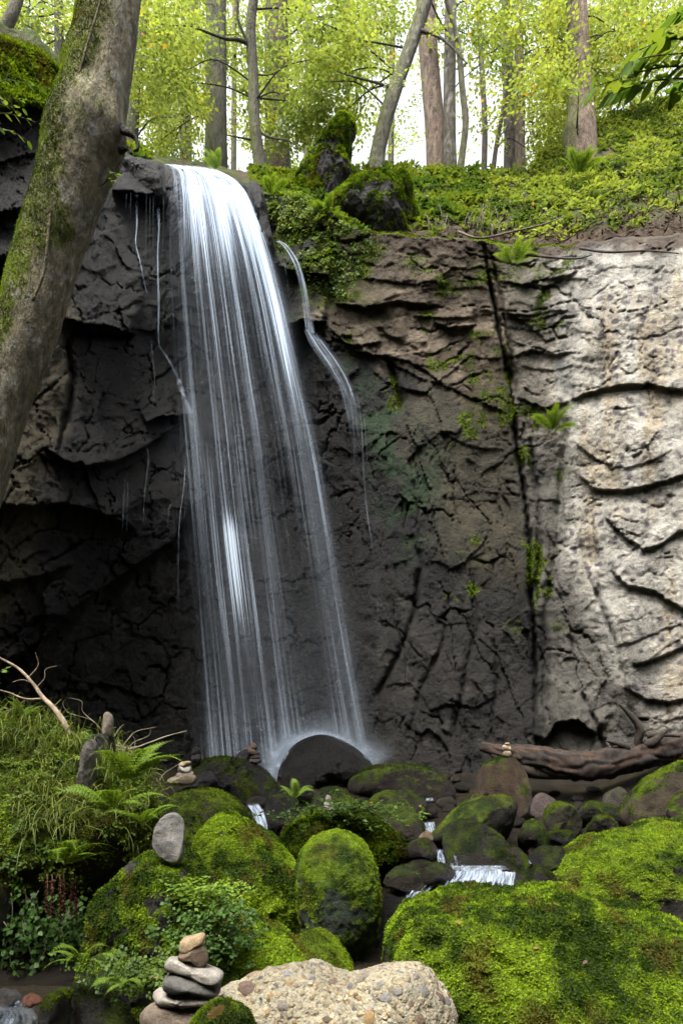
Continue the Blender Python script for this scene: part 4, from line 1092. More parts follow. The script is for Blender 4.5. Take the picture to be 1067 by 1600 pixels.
# ------------------------------------------------------------------ water
def flow_sheet(name, L, R, Dp, dens, mat, parent=None, ns=60, nt=120, wave=0.05, seed=0, off=0.0):
    """a sheet of water between a left and a right edge (photo pixels) at the distances Dp, flow coordinates across and along"""
    Lc, Rc = spline(L, nt), spline(R, nt)
    dd = np.interp(np.linspace(0, 1, nt), np.linspace(0, 1, len(Dp)), Dp)
    s = np.linspace(0, 1, ns)
    UV2 = Lc[:, None, :] * (1 - s)[None, :, None] + Rc[:, None, :] * s[None, :, None]
    S, Tt = np.meshgrid(s, np.linspace(0, 1, nt))
    dep = dd[:, None] + off + wave * fbm(np.stack([S * 7 + seed, Tt * 1.5, S * 0 + seed * 3], -1), 3)
    V = P(UV2[..., 0], UV2[..., 1], dep).reshape(-1, 3)
    de = dens(S, Tt, UV2[..., 0], UV2[..., 1])
    return obj(name, V, grid_faces(nt, ns)[:, ::-1], mat, parent, flow=np.stack([(S + (.012 + .05 * (1 - Tt) ** 3) * fbm(np.stack([S * 5 + seed * 7, Tt * 2.5, S * 0 + seed], -1), 3)).ravel() + seed * .37, Tt.ravel()], -1), dens=np.clip(de, 0, 1.2).ravel())

M_THREAD = water_material('water_thread', 2.0, 9.0, contrast=1.0, veil=(.2, .8))
def g1(x, c, w): return np.exp(-((x - c) / w) ** 2)
MAIN_L = [(226,252),(246,259),(244,292),(238,340),(236,430),(238,540),(244,660),(252,800),(262,930),(272,1060),(280,1192)]
MAIN_R = [(332,260),(376,284),(404,322),(430,388),(457,480),(483,590),(508,700),(530,820),(552,945),(573,1060),(598,1194)]
MAIN_D = [13.3,12.25,11.95,11.8,11.65,11.5,11.38,11.25,11.15,11.05,10.95]
def main_dens(k):
    def f(S, T, U, V):
        top = sstep(470, 275, V)
        d = 0.10 + 0.58 * top * sstep(.12, .4, S)
        d = d + .60 * g1(S, .90, .06) * sstep(1350, 400, V) * sstep(.0, .1, T)              # strong right-hand band
        d = d + .24 * g1(S, .80, .10) * sstep(900, 300, V)
        d = d + .15 * g1(S, .45, .10) * sstep(1100, 280, V) + .16 * g1(S, .60, .05) * sstep(800, 300, V)
        d = d + .10 * g1(S, .26, .12) * sstep(560, 760, V)
        d = d - .10 * g1(S, .74, .07) * sstep(420, 600, V) - .06 * g1(S, .10, .1) * sstep(300, 500, V)
        d = d + .60 * g1(S, .385, .045 + .05 * sstep(860, 1000, V)) * np.exp(-np.maximum(0, (840 - V) / 30) ** 2) * np.exp(-(np.maximum(0, V - 850) / 120) ** 2)   # burst where it strikes the face
        d = d + .16 * sstep(1050, 1190, V)
        clump = fbm(np.stack([S * 9 + k * 5, T * 2.2, S * 0 + k * 2.3], -1), 3)
        d = d * (1 + 1.7 * clump) * (1 - .22 * sstep(420, 800, V) * (1 - g1(S, .385, .08)))
        edge = .07 + .06 * fbm(np.stack([T * 7, T * 0 + k, T * 0], -1), 3)
        d = d * sstep(0, .22, S - edge * .3) * sstep(1.0, .90, S + .4 * edge) * sstep(0, .05, T)
        return np.maximum(d, 0) * (1.0 if k == 0 else .8)
    return f
fall = kind(empty('waterfall', (-.8, 11.2, .7)), 'structure')
fall['label'] = 'main waterfall, a broad fan of white silky water over dark rock'
for k in range(3):
    flow_sheet('water_veil', MAIN_L, MAIN_R, MAIN_D, main_dens(k), M_FALL, fall, ns=90, nt=130, wave=.12, seed=k + 1, off=.10 * (k - 1) + (.05 if k else 0))

# the finest spray drifting beside and behind the strands
m_mist = water_material('mist_water', 3.0, 1.2, contrast=.5, veil=(.5, .35))
WL = [(a - 6, b) for a, b in MAIN_L]; WR = [(a + 14 + 10 * i / 10, b) for i, (a, b) in enumerate(MAIN_R)]
flow_sheet('water_veil', WL, WR, MAIN_D, lambda S, T, U, V: (.02 + .045 * sstep(700, 1150, V) + .03 * g1(S, .88, .12)) * sstep(0, .35, S) * sstep(1, .84, S) * sstep(.05, .2, T), m_mist, fall, 40, 80, .1, 9, .15)

def thread(pts, Dp, wid, parent, de=.9, n=24, ns=5, seed=0):
    if max(wid) <= 2.5: return strand(pts, Dp, wid, parent, de, n, ns, seed)
    r_ = np.random.default_rng(seed + 77)
    c = spline(pts, n); wv = np.interp(np.linspace(0, 1, n), np.linspace(0, 1, len(wid)), wid)
    for k in range(3 if max(wid) < 9 else 6):
        o_ = np.interp(np.linspace(0, 1, n), np.linspace(0, 1, 6), r_.uniform(-.22, .22, 6)) * wv
        a0, a1 = (0, n) if k == 0 else sorted(r_.integers(0, n, 2))
        if a1 - a0 < 6: a0, a1 = 0, n
        dd = np.interp(np.linspace(0, 1, n), np.linspace(0, 1, len(Dp)), Dp)
        strand((c + np.stack([o_, o_ * 0], -1))[a0:a1], list(dd[a0:a1]), list(np.maximum(wv[a0:a1] * .42, 1.1)), parent, de * r_.uniform(.6, 1.0), n, ns, seed + k * 9)

def strand(pts, Dp, wid, parent, de=.9, n=24, ns=5, seed=0):
    """a narrow rope of falling water"""
    c = spline(pts, n); wv = .8 * np.interp(np.linspace(0, 1, n), np.linspace(0, 1, len(wid)), wid)
    L = c - np.stack([wv / 2, wv * 0], -1); Rr = c + np.stack([wv / 2, wv * 0], -1)
    f = lambda S, T, U, V: de * .5 * sstep(0, .3, S) * sstep(1, .7, S) * sstep(0, .06, T) * sstep(1, .8, T)
    return flow_sheet('water_thread', L, Rr, Dp, f, M_THREAD, parent, ns=ns, nt=n * 2, wave=.01, seed=seed)

def cliff_d(u, v, out=.06):
    """distance of the rock face at a pixel"""
    j = int(np.argmin(np.abs(cu - u)))
    r_ = (v - rim_v[j]) / (BASE_V - rim_v[j]) * (NROW - 1)
    r0 = int(np.clip(r_, 0, NROW - 1))
    a = D[max(0, r0 - 3):r0 + 4, max(0, j - 3):j + 4]
    return float(a.min()) - out

def hugging(pts, wid, parent, de=.9, seed=0, ns=5, out=.05):
    c = spline(pts, 26)
    thread(pts, [cliff_d(a, b, out) for a, b in c], wid, parent, de, 26, ns, seed)

trick = kind(empty('trickle', (-3.0, 11.0, 5)), 'structure')
trick['label'] = 'thin threads of water dripping down the dark rock left of the main waterfall'
hugging([(213,302),(214,350),(213,380),(220,410),(226,440),(233,470)], [10,4,5,3,2], trick, .9, 21)
hugging([(247,304),(249,350),(247,400),(248,470),(249,535),(258,548)], [18,7,4,6,5,4], trick, .95, 22)
hugging([(246,538),(262,560),(278,590),(290,630),(298,680)], [4,8,12,22,34], trick, .85, 23, 9, .15)
hugging([(236,530),(239,560),(242,600),(237,650)], [3,3,4,2], trick, .7, 24)
hugging([(228,690),(232,720),(226,780),(224,830)], [3,4,2,2], trick, .65, 25)
hugging([(196,745),(193,800),(190,870)], [2,2,1.5], trick, .55, 26)
hugging([(200,750),(199,800),(198,850)], [1.5,2,1.5], trick, .5, 27)
hugging([(290,725),(286,770),(280,830),(279,900),(279,1000)], [4,5,3,3,2], trick, .85, 28, 5, .25)
hugging([(268,786),(264,800),(262,830)], [5,3,2], trick, .6, 29)
for i, u in enumerate(np.linspace(248, 290, 11)):
    thread([(u, 662), (u - 1, 740 + 40 * math.sin(i * 2.1)), (u - 1.5, 800 + 60 * math.sin(i * 1.3))], [11.2, 11.15, 11.1], [1.6, 1.6, 1], trick, .5, 10, 3, 40 + i)
for i, (u, v0, v1) in enumerate([(205,300,345),(229,302,480),(235,304,420),(198,302,330),(240,305,500),(256,306,400),(301,1128,1160),(289,1140,1175)]):
    dd = cliff_d(u, v0 + 8, .12)
    thread([(u, v0), (u - .5, (v0 + v1) / 2), (u - 1, v1)], [dd, dd, dd], [1.6, 1.4, 1], trick, .6, 10, 3, 60 + i)

side = kind(empty('side_waterfall', (0, 11.6, 4)), 'structure')
side['label'] = 'thin side waterfall sliding down beside the main waterfall'
M_SIDE = water_material('side_fall_water', 4.0, 1.2, contrast=1.8, veil=(.12, 1.0))
SL = [(428,376),(440,384),(456,410),(468,450),(474,495),(477,520)]
SR = [(436,374),(454,386),(470,412),(481,452),(489,498),(494,520)]
sd = lambda S, T, U, V: .54 * sstep(0, .18, S) * sstep(1, .75, S) * sstep(0, .05, T)
flow_sheet('water_veil', SL, SR, [12.0,11.7,11.65,11.65,11.7,11.7], sd, M_SIDE, side, 14, 50, .02, 5)
S2L = [(474,515),(484,540),(506,572),(528,606),(540,650),(548,700)]
S2R = [(494,515),(518,542),(540,572),(556,608),(566,650),(570,700)]
sd2 = lambda S, T, U, V: (.58 - .38 * T) * sstep(0, .12, S) * sstep(1, .7, S) * sstep(1, .8, T)
flow_sheet('water_veil', S2L, S2R, [min(cliff_d(a[0], a[1], .10), cliff_d(b[0], b[1], .10)) for a, b in zip(S2L, S2R)], sd2, M_SIDE, side, 24, 60, .02, 6)
hugging([(545,600),(551,650),(556,700),(561,760),(566,830)], [5,4,3,2,1.5], side, .62, 31)
hugging([(556,610),(564,660),(567,720),(572,790),(581,850),(585,885)], [5,4,4,4,3,2], side, .72, 32)
hugging([(540,590),(549,640),(553,700),(557,760)], [4,3,3,2], side, .7, 33)
hugging([(588,900),(591,960),(594,1020)], [2,2,1], side, .45, 34)
hugging([(568,640),(572,690),(574,730)], [2,2,1], side, .6, 35)
hugging([(440,390),(446,420),(452,460)], [3,3,2], side, .7, 36)

# spray thrown round the boulder at the foot of the fall
spray = kind(empty('spray', (-.4, 10.8, .7)), 'structure')
spray['label'] = 'white spray thrown up round the boulder at the foot of the fall'
m_spray = water_material('spray_water', 9.0, 1.0, contrast=.8, veil=(.60, .55))
rs = np.random.default_rng(12)
def spray_fan(inner, outer, Y, amt, seed, peak):
    """drops flung outward: streaks run from the rock to the outer edge"""
    nt, ns = 16, 70
    A, B = spline(inner, ns), spline(outer, ns)
    t = np.linspace(0, 1, nt)
    UVp = A[None] * (1 - t)[:, None, None] + B[None] * t[:, None, None]
    Sx, Tx = np.meshgrid(np.linspace(0, 1, ns), t)
    ragged = fbm(np.stack([Sx * 9 + seed, Sx * 0 + seed, Sx * 0], -1), 3)
    de = amt * np.clip(1 - Tx * (1.1 - .5 * ragged), 0, 1) ** 1.2 * sstep(0, .15, Sx) * sstep(1, .85, Sx) * (.45 + .9 * g1(Sx, peak, .18) + .35 * g1(Sx, .88, .08))
    V = P(UVp[..., 0], UVp[..., 1], Y + .06 * ragged - .1 * Tx).reshape(-1, 3)
    obj('spray_sheet', V, grid_faces(nt, ns), m_spray, spray, flow=np.stack([Sx.ravel() * 3 + seed, Tx.ravel() * .5], -1), dens=de.ravel())
IN_ = np.array([(430,1232),(436,1200),(450,1172),(474,1154),(505,1147),(540,1158),(572,1181),(590,1206)], float)
C0 = np.array([508., 1215.])
for k, (ex, yy, am) in enumerate([(1.16, 10.1, 1.9), (1.36, 10.35, 1.2), (1.7, 10.7, .6), (1.22, 10.0, 1.4)]):
    jit = rs.normal(0, 3, IN_.shape)
    spray_fan(C0 + (IN_ - C0) * .99, C0 + (IN_ - C0) * np.array([ex, ex * 1.0]) + jit, yy, am, k * 3 + 1, .22)

# brook: dark clear water with white rapids
def pool_mat():
    m, nt, out = new_mat('brook_water')
    pos = nt.nodes.new("ShaderNodeNewGeometry").outputs["Position"]
    pr = node(nt, "ShaderNodeBsdfPrincipled", i_Roughness=0.08)
    pr.inputs["Base Color"].default_value = (.022, .018, .013, 1)
    b = node(nt, "ShaderNodeBump", i_Strength=.6, i_Distance=.03)
    nt.links.new(noise(nt, pos, 9, 3), b.inputs["Height"]); nt.links.new(b.outputs[0], pr.inputs["Normal"])
    nt.links.new(pr.outputs[0], out.inputs[0])
    return m
M_POOL = pool_mat()
def pool(name, label, xs, ys, z, seed=0, n=26):
    a = np.linspace(xs[0], xs[1], n); b = np.linspace(ys[0], ys[1], n)
    A, B = np.meshgrid(a, b)
    V = np.stack([A, B, np.full_like(A, z)], -1).reshape(-1, 3)
    V[:, 2] += .012 * fbm(V * 6 + seed, 3)
    o = kind(obj(name, V, grid_faces(n, n), M_POOL), 'structure'); o['label'] = label
    return o
pool('plunge_pool', 'shallow dark water at the foot of the waterfall', (-2.6, 1.2), (10.5, 11.9), .575, 1)
pool('stream_pool', 'dark stretch of stream above the rapids', (-.2, 1.9), (6.85, 7.7), -.15, 2)
pool('stream_pool', 'dark stretch of stream in front of the rock step', (-1.2, 1.2), (3.6, 5.9), -.56, 3)
pool('stream_pool', 'little rill below the leafy bank', (-3.0, -1.2), (3.2, 4.9), -.54, 4)

rap = kind(empty('rapids', (.9, 6.5, -.2)), 'structure')
rap['label'] = 'white rapids and small chutes between the boulders'
def rapid(L, R, Dp, base, seed, ns=30, nt=30, par=rap):
    f = lambda S, T, U, V: base * sstep(0, .12, S) * sstep(1, .88, S) * sstep(0, .12, T) * sstep(1, .8, T)
    flow_sheet('white_water', L, R, Dp, f, M_BROOK, par, ns, nt, .16, seed)
tongues = [([(690,1357),(676,1364),(660,1374),(646,1388),(634,1408)],[(712,1358),(704,1366),(690,1377),(672,1390),(655,1406)]), ([(712,1358),(706,1366),(696,1378),(690,1394)],[(738,1356),(734,1365),(726,1378),(718,1394)]),
           ([(730,1358),(726,1367),(722,1380),(720,1394)],[(758,1356),(758,1366),(752,1380),(746,1394)]), ([(752,1357),(752,1368),(746,1384),(742,1394)],[(784,1357),(786,1366),(782,1380),(774,1394)]),
           ([(778,1360),(778,1370),(772,1384),(770,1394)],[(806,1360),(806,1368),(804,1382),(798,1392)]), ([(700,1352),(690,1356),(676,1360)],[(790,1352),(794,1356),(800,1360)])]
for k, (a_, b_) in enumerate(tongues):
    rapid(a_, b_, [6.75, 6.58, 6.45, 6.32, 6.25][:len(a_)], [.55, .62, .7, .62, .55, .4][k], 20 + k, 18, 26)
rapid([(640,1388),(632,1402),(630,1416)], [(668,1386),(660,1398),(652,1412)], [6.35,6.25,6.2], 0.59, 2)
rapid([(384,1256),(392,1270),(402,1288),(410,1304)], [(404,1254),(413,1268),(418,1286),(420,1304)], [8.0,7.8,7.65,7.55], 0.69, 3)
rapid([(612,1322),(613,1332),(614,1344)], [(628,1320),(627,1332),(628,1344)], [7.2,7.1,7.05], 0.59, 4)
rapid([(680,1326),(682,1340),(684,1352)], [(692,1326),(694,1338),(698,1352)], [7.0,6.95,6.9], 0.59, 5)
rapid([(662,1284),(664,1296),(668,1306)], [(680,1283),(680,1294),(680,1304)], [7.7,7.6,7.5], .55, 6)
rapid([(664,1247),(664,1252)], [(676,1246),(678,1252)], [8.6,8.5], 0.53, 8)
rapid([(814,1344),(812,1350)], [(832,1344),(836,1350)], [6.9,6.85], 0.66, 9)
rapid([(700,1330),(702,1346),(704,1358)], [(730,1336),(732,1348),(734,1358)], [6.85,6.8,6.75], .35, 10)
rapid([(-20,1570),(-10,1584),(-20,1600),(-30,1640)], [(52,1572),(60,1586),(66,1600),(70,1640)], [4.2,4.0,3.9,3.8], 0.26, 11, 40)
rapid([(18,1562),(20,1575)], [(60,1560),(62,1575)], [4.3,4.2], .5, 12, 20)
# ------------------------------------------------------------------ trees
def bark_cols(V, N, base, mossw=.0, lichen=.0, seed=0, moss_dir=(-1, -.2, .5)):
    a = fbm(V * np.array([3, 3, 1.0]) + seed, 4); b = fbm(V * 11 + seed, 3)
    c = np.tile(np.array([base], float), (len(V), 1)) * (1 + .7 * a + .4 * b)[:, None]
    if lichen: c = mixv(c, (.42, .40, .36), sstep(.12, .30, b + .35 * a - .05) * lichen)
    if mossw:
        md = unit(np.array(moss_dir, float))
        c = mixv(c, (.075, .085, .016), np.clip(sstep(-.15, .5, N @ md + 1.1 * a - .35 + mossw * .5), 0, 1) * .9)
    return np.clip(c, .01, .7)

SPRAY = {}
def spray_proto(k, nl=34, length=1.0):
    """a flat beech-like spray: side twigs with two-ranked leaves; returned as leaf quads along +X"""
    if k in SPRAY: return SPRAY[k]
    r = np.random.default_rng(900 + k)
    pos, dr, nm, ln = [], [], [], []
    nst = 5
    for j in range(nst):
        x0 = length * (.08 + .75 * j / nst); s = 1 if j % 2 else -1
        ang = s * r.uniform(.5, .9) if j else 0
        L = length * (1 - .55 * j / nst) * r.uniform(.55, .8)
        m = nl // nst
        for q in range(m):
            t = (q + .6) / m
            p = np.array([x0 + math.cos(ang) * L * t, math.sin(ang) * L * t, -.16 * L * t * t + r.normal(0, .03)])
            la = ang + (1 if q % 2 else -1) * r.uniform(.5, 1.0)
            pos.append(p); dr.append([math.cos(la), math.sin(la), r.uniform(-.45, .1)]); nm.append(unit(np.array([r.normal(0, .35), r.normal(0, .35), 1])))
            ln.append(r.uniform(.75, 1.15))
    SPRAY[k] = (np.array(pos), np.array(dr), np.array(nm), np.array(ln))
    return SPRAY[k]

LEAF_Y, LEAF_G, LEAF_D = np.array([.275, .315, .060]), np.array([.135, .205, .050]), np.array([.035, .070, .024])
def foliage(centres, out_dirs, rng, size=1.0, leaf=.085, tone=(.45, .45, .1), tilt=.35):
    """sprays of leaves at each centre, pointing roughly along out_dirs, lying nearly flat"""
    Vs, Cs = [], []
    n = len(centres)
    ks = rng.integers(0, 6, n)
    for k in range(6):
        s = np.where(ks == k)[0]
        if not len(s): continue
        pos, dr, nm, ln = spray_proto(k)
        m = len(s)
        ex = unit(out_dirs[s] + rng.normal(0, .35, (m, 3)) * np.array([1, 1, .5]))
        up = unit(np.array([0, 0, 1.0]) + rng.normal(0, tilt, (m, 3)))
        ey = unit(np.cross(up, ex)); ez = np.cross(ex, ey)
        R = np.stack([ex, ey, ez], -1)                                   # m,3,3
        sc_ = size * rng.uniform(.6, 1.25, (m, 1, 1))
        pw = np.einsum('mij,kj->mki', R, pos) * sc_ + centres[s][:, None, :]
        dw = np.einsum('mij,kj->mki', R, dr); nw = np.einsum('mij,kj->mki', R, nm)
        K = len(pos)
        L = np.tile(ln * leaf, m) * rng.uniform(.8, 1.2, m * K)
        LV, LF = leaf_quads(pw.reshape(-1, 3), dw.reshape(-1, 3), nw.reshape(-1, 3), L, L * .62, .10, .45, .08)
        w3 = rng.dirichlet(np.array(tone) * 6, m)
        c = w3[:, :1] * LEAF_Y + w3[:, 1:2] * LEAF_G + w3[:, 2:] * LEAF_D
        c = np.repeat(c, K, 0) * rng.uniform(.75, 1.25, (m * K, 1))
        yel = rng.random(m * K) < .006
        c[yel] = np.array([.42, .24, .03])
        Vs.append(LV); Cs.append(per4(c))
    V = np.vstack(Vs)
    return V, np.arange(len(V)).reshape(-1, 4), np.vstack(Cs)

def tree(name, path, radii, label, base, crown=None, limbs=None, nseg=14, seed=0, mossw=0, lichen=0, rough=.05, ridge=.0, cat='tree', group=None, flare=None, n=40,
         tone=(.40, .38, .22), leaf=.105, spray=1.0, bmat=None):
    """path: (u, v, distance) points from the foot upward; crown: list of (u, v, ru, rv, distance, depth half-range, count)"""
    rng = np.random.default_rng(seed + 500)
    pw = np.array([P(*q) for q in path])
    root = empty(name, pw[0])
    tag(root, label, cat, group)
    V, F, t, N = tube(pw, radii, nseg, n, rough, seed, ridge, flare=flare)
    obj('trunk', V, F[:, ::-1] if False else F, bmat or M_BARK, root, col=bark_cols(V, N, base, mossw, lichen, seed))
    tr = spline(pw, 200)
    for (lp, lr) in (limbs or []):
        q = np.array([P(*x) for x in lp])
        V, F, t, N = tube(q, lr, 6, None, .1, seed)
        obj('limb', V, F, bmat or M_BARK, root, col=bark_cols(V, N, np.array(base) * .7, 0, 0, seed))
    if crown:
        cs, ds = [], []
        for (u, v, ru, rv, Y, dY, cnt) in crown:
            a = rng.normal(0, .5, (cnt, 3)); a = np.clip(a, -1.1, 1.1)
            c = P(u + a[:, 0] * ru, v + a[:, 1] * rv, Y + a[:, 2] * dY)
            k = np.argmin(((c[:, None, :] - tr[None, ::4]) ** 2).sum(-1), 1)
            axis = tr[::4][k]
            d = c - axis; d[:, 2] *= .15
            cs.append(c); ds.append(unit(d + rng.normal(0, .2, d.shape)))
            # boughs reaching from the trunk into the leaves
            for j in range(min(7, 2 + cnt // 30)):
                i = rng.integers(cnt)
                start = tr[np.clip(k[i] * 4 - rng.integers(3, 14), 0, 199)]
                if np.linalg.norm(start - c[i]) > 6: continue
                midp = (start + c[i]) / 2 + np.array([0, 0, .12 * np.linalg.norm(start - c[i])]) + rng.normal(0, .12, 3)
                rr = .012 + .006 * np.linalg.norm(start - c[i])
                V, F, t, N = tube([start, midp, c[i], c[i] + d[i] * .12], [rr, rr * .7, rr * .35, rr * .15], 5, 14, .1, j)
                obj('branch', V, F, bmat or M_BARK, root, col=np.tile(np.array([[.035, .03, .024]]), (len(V), 1)))
        V, F, c = foliage(np.vstack(cs), np.vstack(ds), rng, spray, leaf, tone)
        kind(obj('crown', V, F, M_LEAF, root, smooth=False, col=c), 'stuff')
    return root

# --- the great leaning beech in front of the left-hand rock
GP = [(-190,1230,6.3),(-130,1040,6.25),(-72,860,6.2),(-8,650,6.2),(45,500,6.2),(73,400,6.2),(104,310,6.2),(126,230,6.2),(151,130,6.25),(174,0,6.3),(190,-140,6.4),(205,-400,6.5)]
GW = [130,105,92,92,98,102,106,118,106,91,88,80]
def beech_bumps(t, a):
    lump = 1 + .10 * np.exp(-((t - .66) / .03) ** 2) * (1 + .6 * np.cos(a - 1.2))
    lump = lump + .22 * np.exp(-((t - .745) / .016) ** 2) * np.exp(-((np.angle(np.exp(1j * (a + 1.57)))) / .7) ** 2)
    lump = lump + .16 * np.exp(-((t - .80) / .02) ** 2) * np.exp(-((np.angle(np.exp(1j * (a + 1.57)))) / .6) ** 2)
    return lump
pw = np.array([P(*q) for q in GP])
beech = empty('beech_tree', pw[0])
tag(beech, 'massive leaning tree with mossy lichen-spotted bark in front of the dark left rock', 'tree')
rad = [w_ * .95 / 2 / F_PX * 6.2 for w_ in GW]
V, F, t, N = tube(pw, rad, 90, 300, .055, 3, 0, flare=beech_bumps)
fine = fbm(V * np.array([9, 9, 5]) + 2, 4); V = V + N * (.010 * fine + .006 * fbm(V * 30, 2))[:, None]
ca = fbm(V * np.array([1.6, 1.6, .8]) + 5, 4); cb = fbm(V * np.array([14, 14, 10]) + 1, 4); cc = fbm(V * 5 + 8, 4)
col = np.tile(np.array([[.25, .215, .14]]), (len(V), 1)) * (1 + .6 * ca + .5 * cb)[:, None]
col = mixv(col, (.40, .39, .35), sstep(.10, .26, cb + .45 * cc) * sstep(-.35, .2, ca + .2) * .8)
col = mixv(col, (.50, .49, .45), sstep(.30, .36, fbm(V * np.array([6, 6, 5]) + 30, 3)) * .7)
mdir = unit(np.array([-1, -.45, .25]))
mm = sstep(-.30, .65, N @ mdir + 1.2 * ca + .7 * cb)
mid_band = np.exp(-((t - .655) / .035) ** 2) * sstep(-.3, .2, ca + cc + .2)
mm = np.clip(np.maximum(np.maximum(mm * .95, mid_band * .75), .8 * sstep(.12, .3, fbm(V * np.array([3, 3, 1.5]) + 44, 4))), 0, 1)
col = mixv(col, (.15, .152, .028), mm * .85)
trunk_o = obj('trunk', V, F, M_BARK, beech, col=np.clip(col, .01, .7))
tow = unit(np.array([0, 0, CAM_Z]) - V)
wv = sstep(.55, .95, mm) * sstep(-.3, 0, (N * tow).sum(1)) * (V[:, 2] < 9)
r = moss_tufts(V, F, wv, 22000, np.random.default_rng(77), .022, .95)
kind(obj('moss', r[0], r[1], M_MOSS, beech, smooth=False, col=r[2]), 'stuff')
V, F, t, N = tube([P(112,95,6.02), P(140,20,6.0), P(150,-30,6.0)], [.012, .010, .010], 6, 24, .2, 1)
# an ivy stem climbing the bark
ivp = [P(u, v, 5.93) for u, v in [(52,470),(70,420),(80,330),(98,240),(112,190),(118,140),(140,60),(158,0),(170,-60)]]
V, F, t, N = tube(ivp, [.014, .012, .012, .010, .010], 6, 60, .2, 4)
obj('ivy_stem', V, F, M_BARK, beech, col=np.tile(np.array([[.16, .135, .07]]), (len(V), 1)))
for (pts, rr) in [([(186,200,6.25),(198,206,6.1),(212,216,6.1),(216,232,6.1),(208,236,6.1)], [.05,.03,.02,.014,.008]), ([(188,236,6.2),(200,232,6.15),(206,240,6.1)], [.03,.02,.01])]:
    V, F, t, N = tube([P(*q) for q in pts], rr, 8, 24, .2, 2)
    obj('root_stub', V, F, M_BARK, beech, col=np.tile(np.array([[.03, .026, .018]]), (len(V), 1)))
rng = np.random.default_rng(31)
cen = P(60 + rng.normal(0, 260, 150), -330 + rng.normal(0, 70, 150), 6.6 + rng.normal(0, 1.0, 150))
V, F, c = foliage(cen, unit(cen - P(190, -350, 6.5)), rng, .9, .075)
kind(obj('crown', V, F, M_LEAF, beech, smooth=False, col=c), 'stuff')

# --- trees on the rim: (foot ... top) in photo pixels and distance
GREYBARK, REDBARK, DKBARK = (.062, .058, .036), (.19, .125, .088), (.075, .062, .043)
tree('beech_tree', [(338,290,16.5),(338,200,16.5),(338,100,16.6),(338,0,16.7),(338,-160,17)], [.30,.25,.245,.24,.22], 'straight grey-green trunk rising right behind the lip of the waterfall', GREYBARK, seed=1, mossw=.5, n=60, nseg=24, ridge=.03,
     crown=[(300,60,80,60,17.4,1.0,90),(280,190,60,60,17.4,1.0,50),(372,120,30,70,16.8,.6,24)])
tree('ash_tree', [(412,300,14.9),(404,240,14.9),(398,190,14.9),(396,120,15),(392,40,15),(398,-20,15),(400,-140,15.2)], [.17,.135,.12,.115,.11,.10,.09], 'slim slightly crooked trunk in front of the reddish spruce', (.065,.058,.038), seed=2, mossw=.3, n=60, nseg=14,
     limbs=[([(392,70,15),(372,62,14.8),(350,60,14.6),(300,42,14.4),(270,40,14.3)],[.05,.04,.03,.02,.01]), ([(393,90,15),(384,60,14.9),(372,30,14.8),(372,-10,14.7)],[.04,.035,.03,.02]),
            ([(400,220,15),(380,216,14.8),(350,210,14.7)],[.03,.02,.008]), ([(397,200,15),(420,214,14.8),(450,220,14.6),(470,232,14.5)],[.03,.025,.015,.008])],
     crown=[(470,60,70,60,14.8,1.0,56),(450,160,50,50,15.6,.5,56),(280,110,40,50,14.6,.8,26)])
tree('spruce_tree', [(433,300,17.5),(433,200,17.5),(432,100,17.6),(432,0,17.7),(431,-160,18)], [.36,.31,.30,.29,.27], 'thick reddish-brown trunk beside the slim crooked trunk', (.070,.042,.028), seed=3, ridge=.06, rough=.04, n=60, nseg=28, mossw=.1,
     crown=[(520,110,60,70,17.0,1.2,44),(560,30,70,40,17.4,1.2,40)])
tree('beech_tree', [(586,275,14.2),(592,230,14.2),(604,180,14.2),(622,125,14.3),(642,70,14.4),(662,10,14.5),(690,-90,14.7)], [.19,.155,.15,.145,.14,.14,.13], 'slanting lichen-grey trunk growing behind the mossy stump', (.115,.108,.075), seed=4, mossw=.35, lichen=.6, n=60, nseg=18,
     limbs=[([(618,140,14.3),(590,130,14.1),(560,122,14.0),(520,110,13.9)],[.035,.025,.018,.008]), ([(650,45,14.4),(690,60,14.2),(730,100,14.0)],[.04,.03,.01])],
     crown=[(550,100,60,60,14.2,.9,40),(530,150,50,40,15.2,.5,30),(700,40,50,30,14.4,.9,14)])
tree('spruce_tree', [(684,285,15.5),(681,220,15.5),(675,150,15.6),(669,80,15.7),(665,0,15.8),(660,-140,16)], [.26,.225,.215,.21,.205,.19], 'pale pinkish-brown straight trunk next to the slanting one', (.20,.145,.105), seed=5, ridge=.05, n=60, nseg=24)
tree('beech_tree', [(704,285,15.2),(702,220,15.2),(702,140,15.3),(703,60,15.4),(704,0,15.5),(706,-140,15.7)], [.16,.145,.135,.13,.13,.12], 'grey trunk touching the pale pinkish trunk', (.095,.085,.06), seed=6, lichen=.4, n=60, nseg=16,
     crown=[(745,80,40,50,15.4,.9,14),(760,30,60,40,15.4,.9,24)])
tree('beech_tree', [(716,285,14.9),(722,240,14.9),(727,190,14.9),(722,140,14.9),(718,90,14.9),(712,50,15),(700,10,15),(690,-30,15.1)], [.09,.075,.07,.065,.06,.055,.05,.04], 'thin sinuous trunk weaving beside the grey trunk', (.13,.115,.08), seed=7, n=60, nseg=10, mossw=.3)
tree('beech_tree', [(755,290,17),(757,200,17),(752,100,17),(747,20,17),(745,-100,17)], [.075,.07,.065,.06,.055], 'very thin pale pole standing between the rim trunks', (.14,.12,.09), seed=8, n=40, nseg=8)
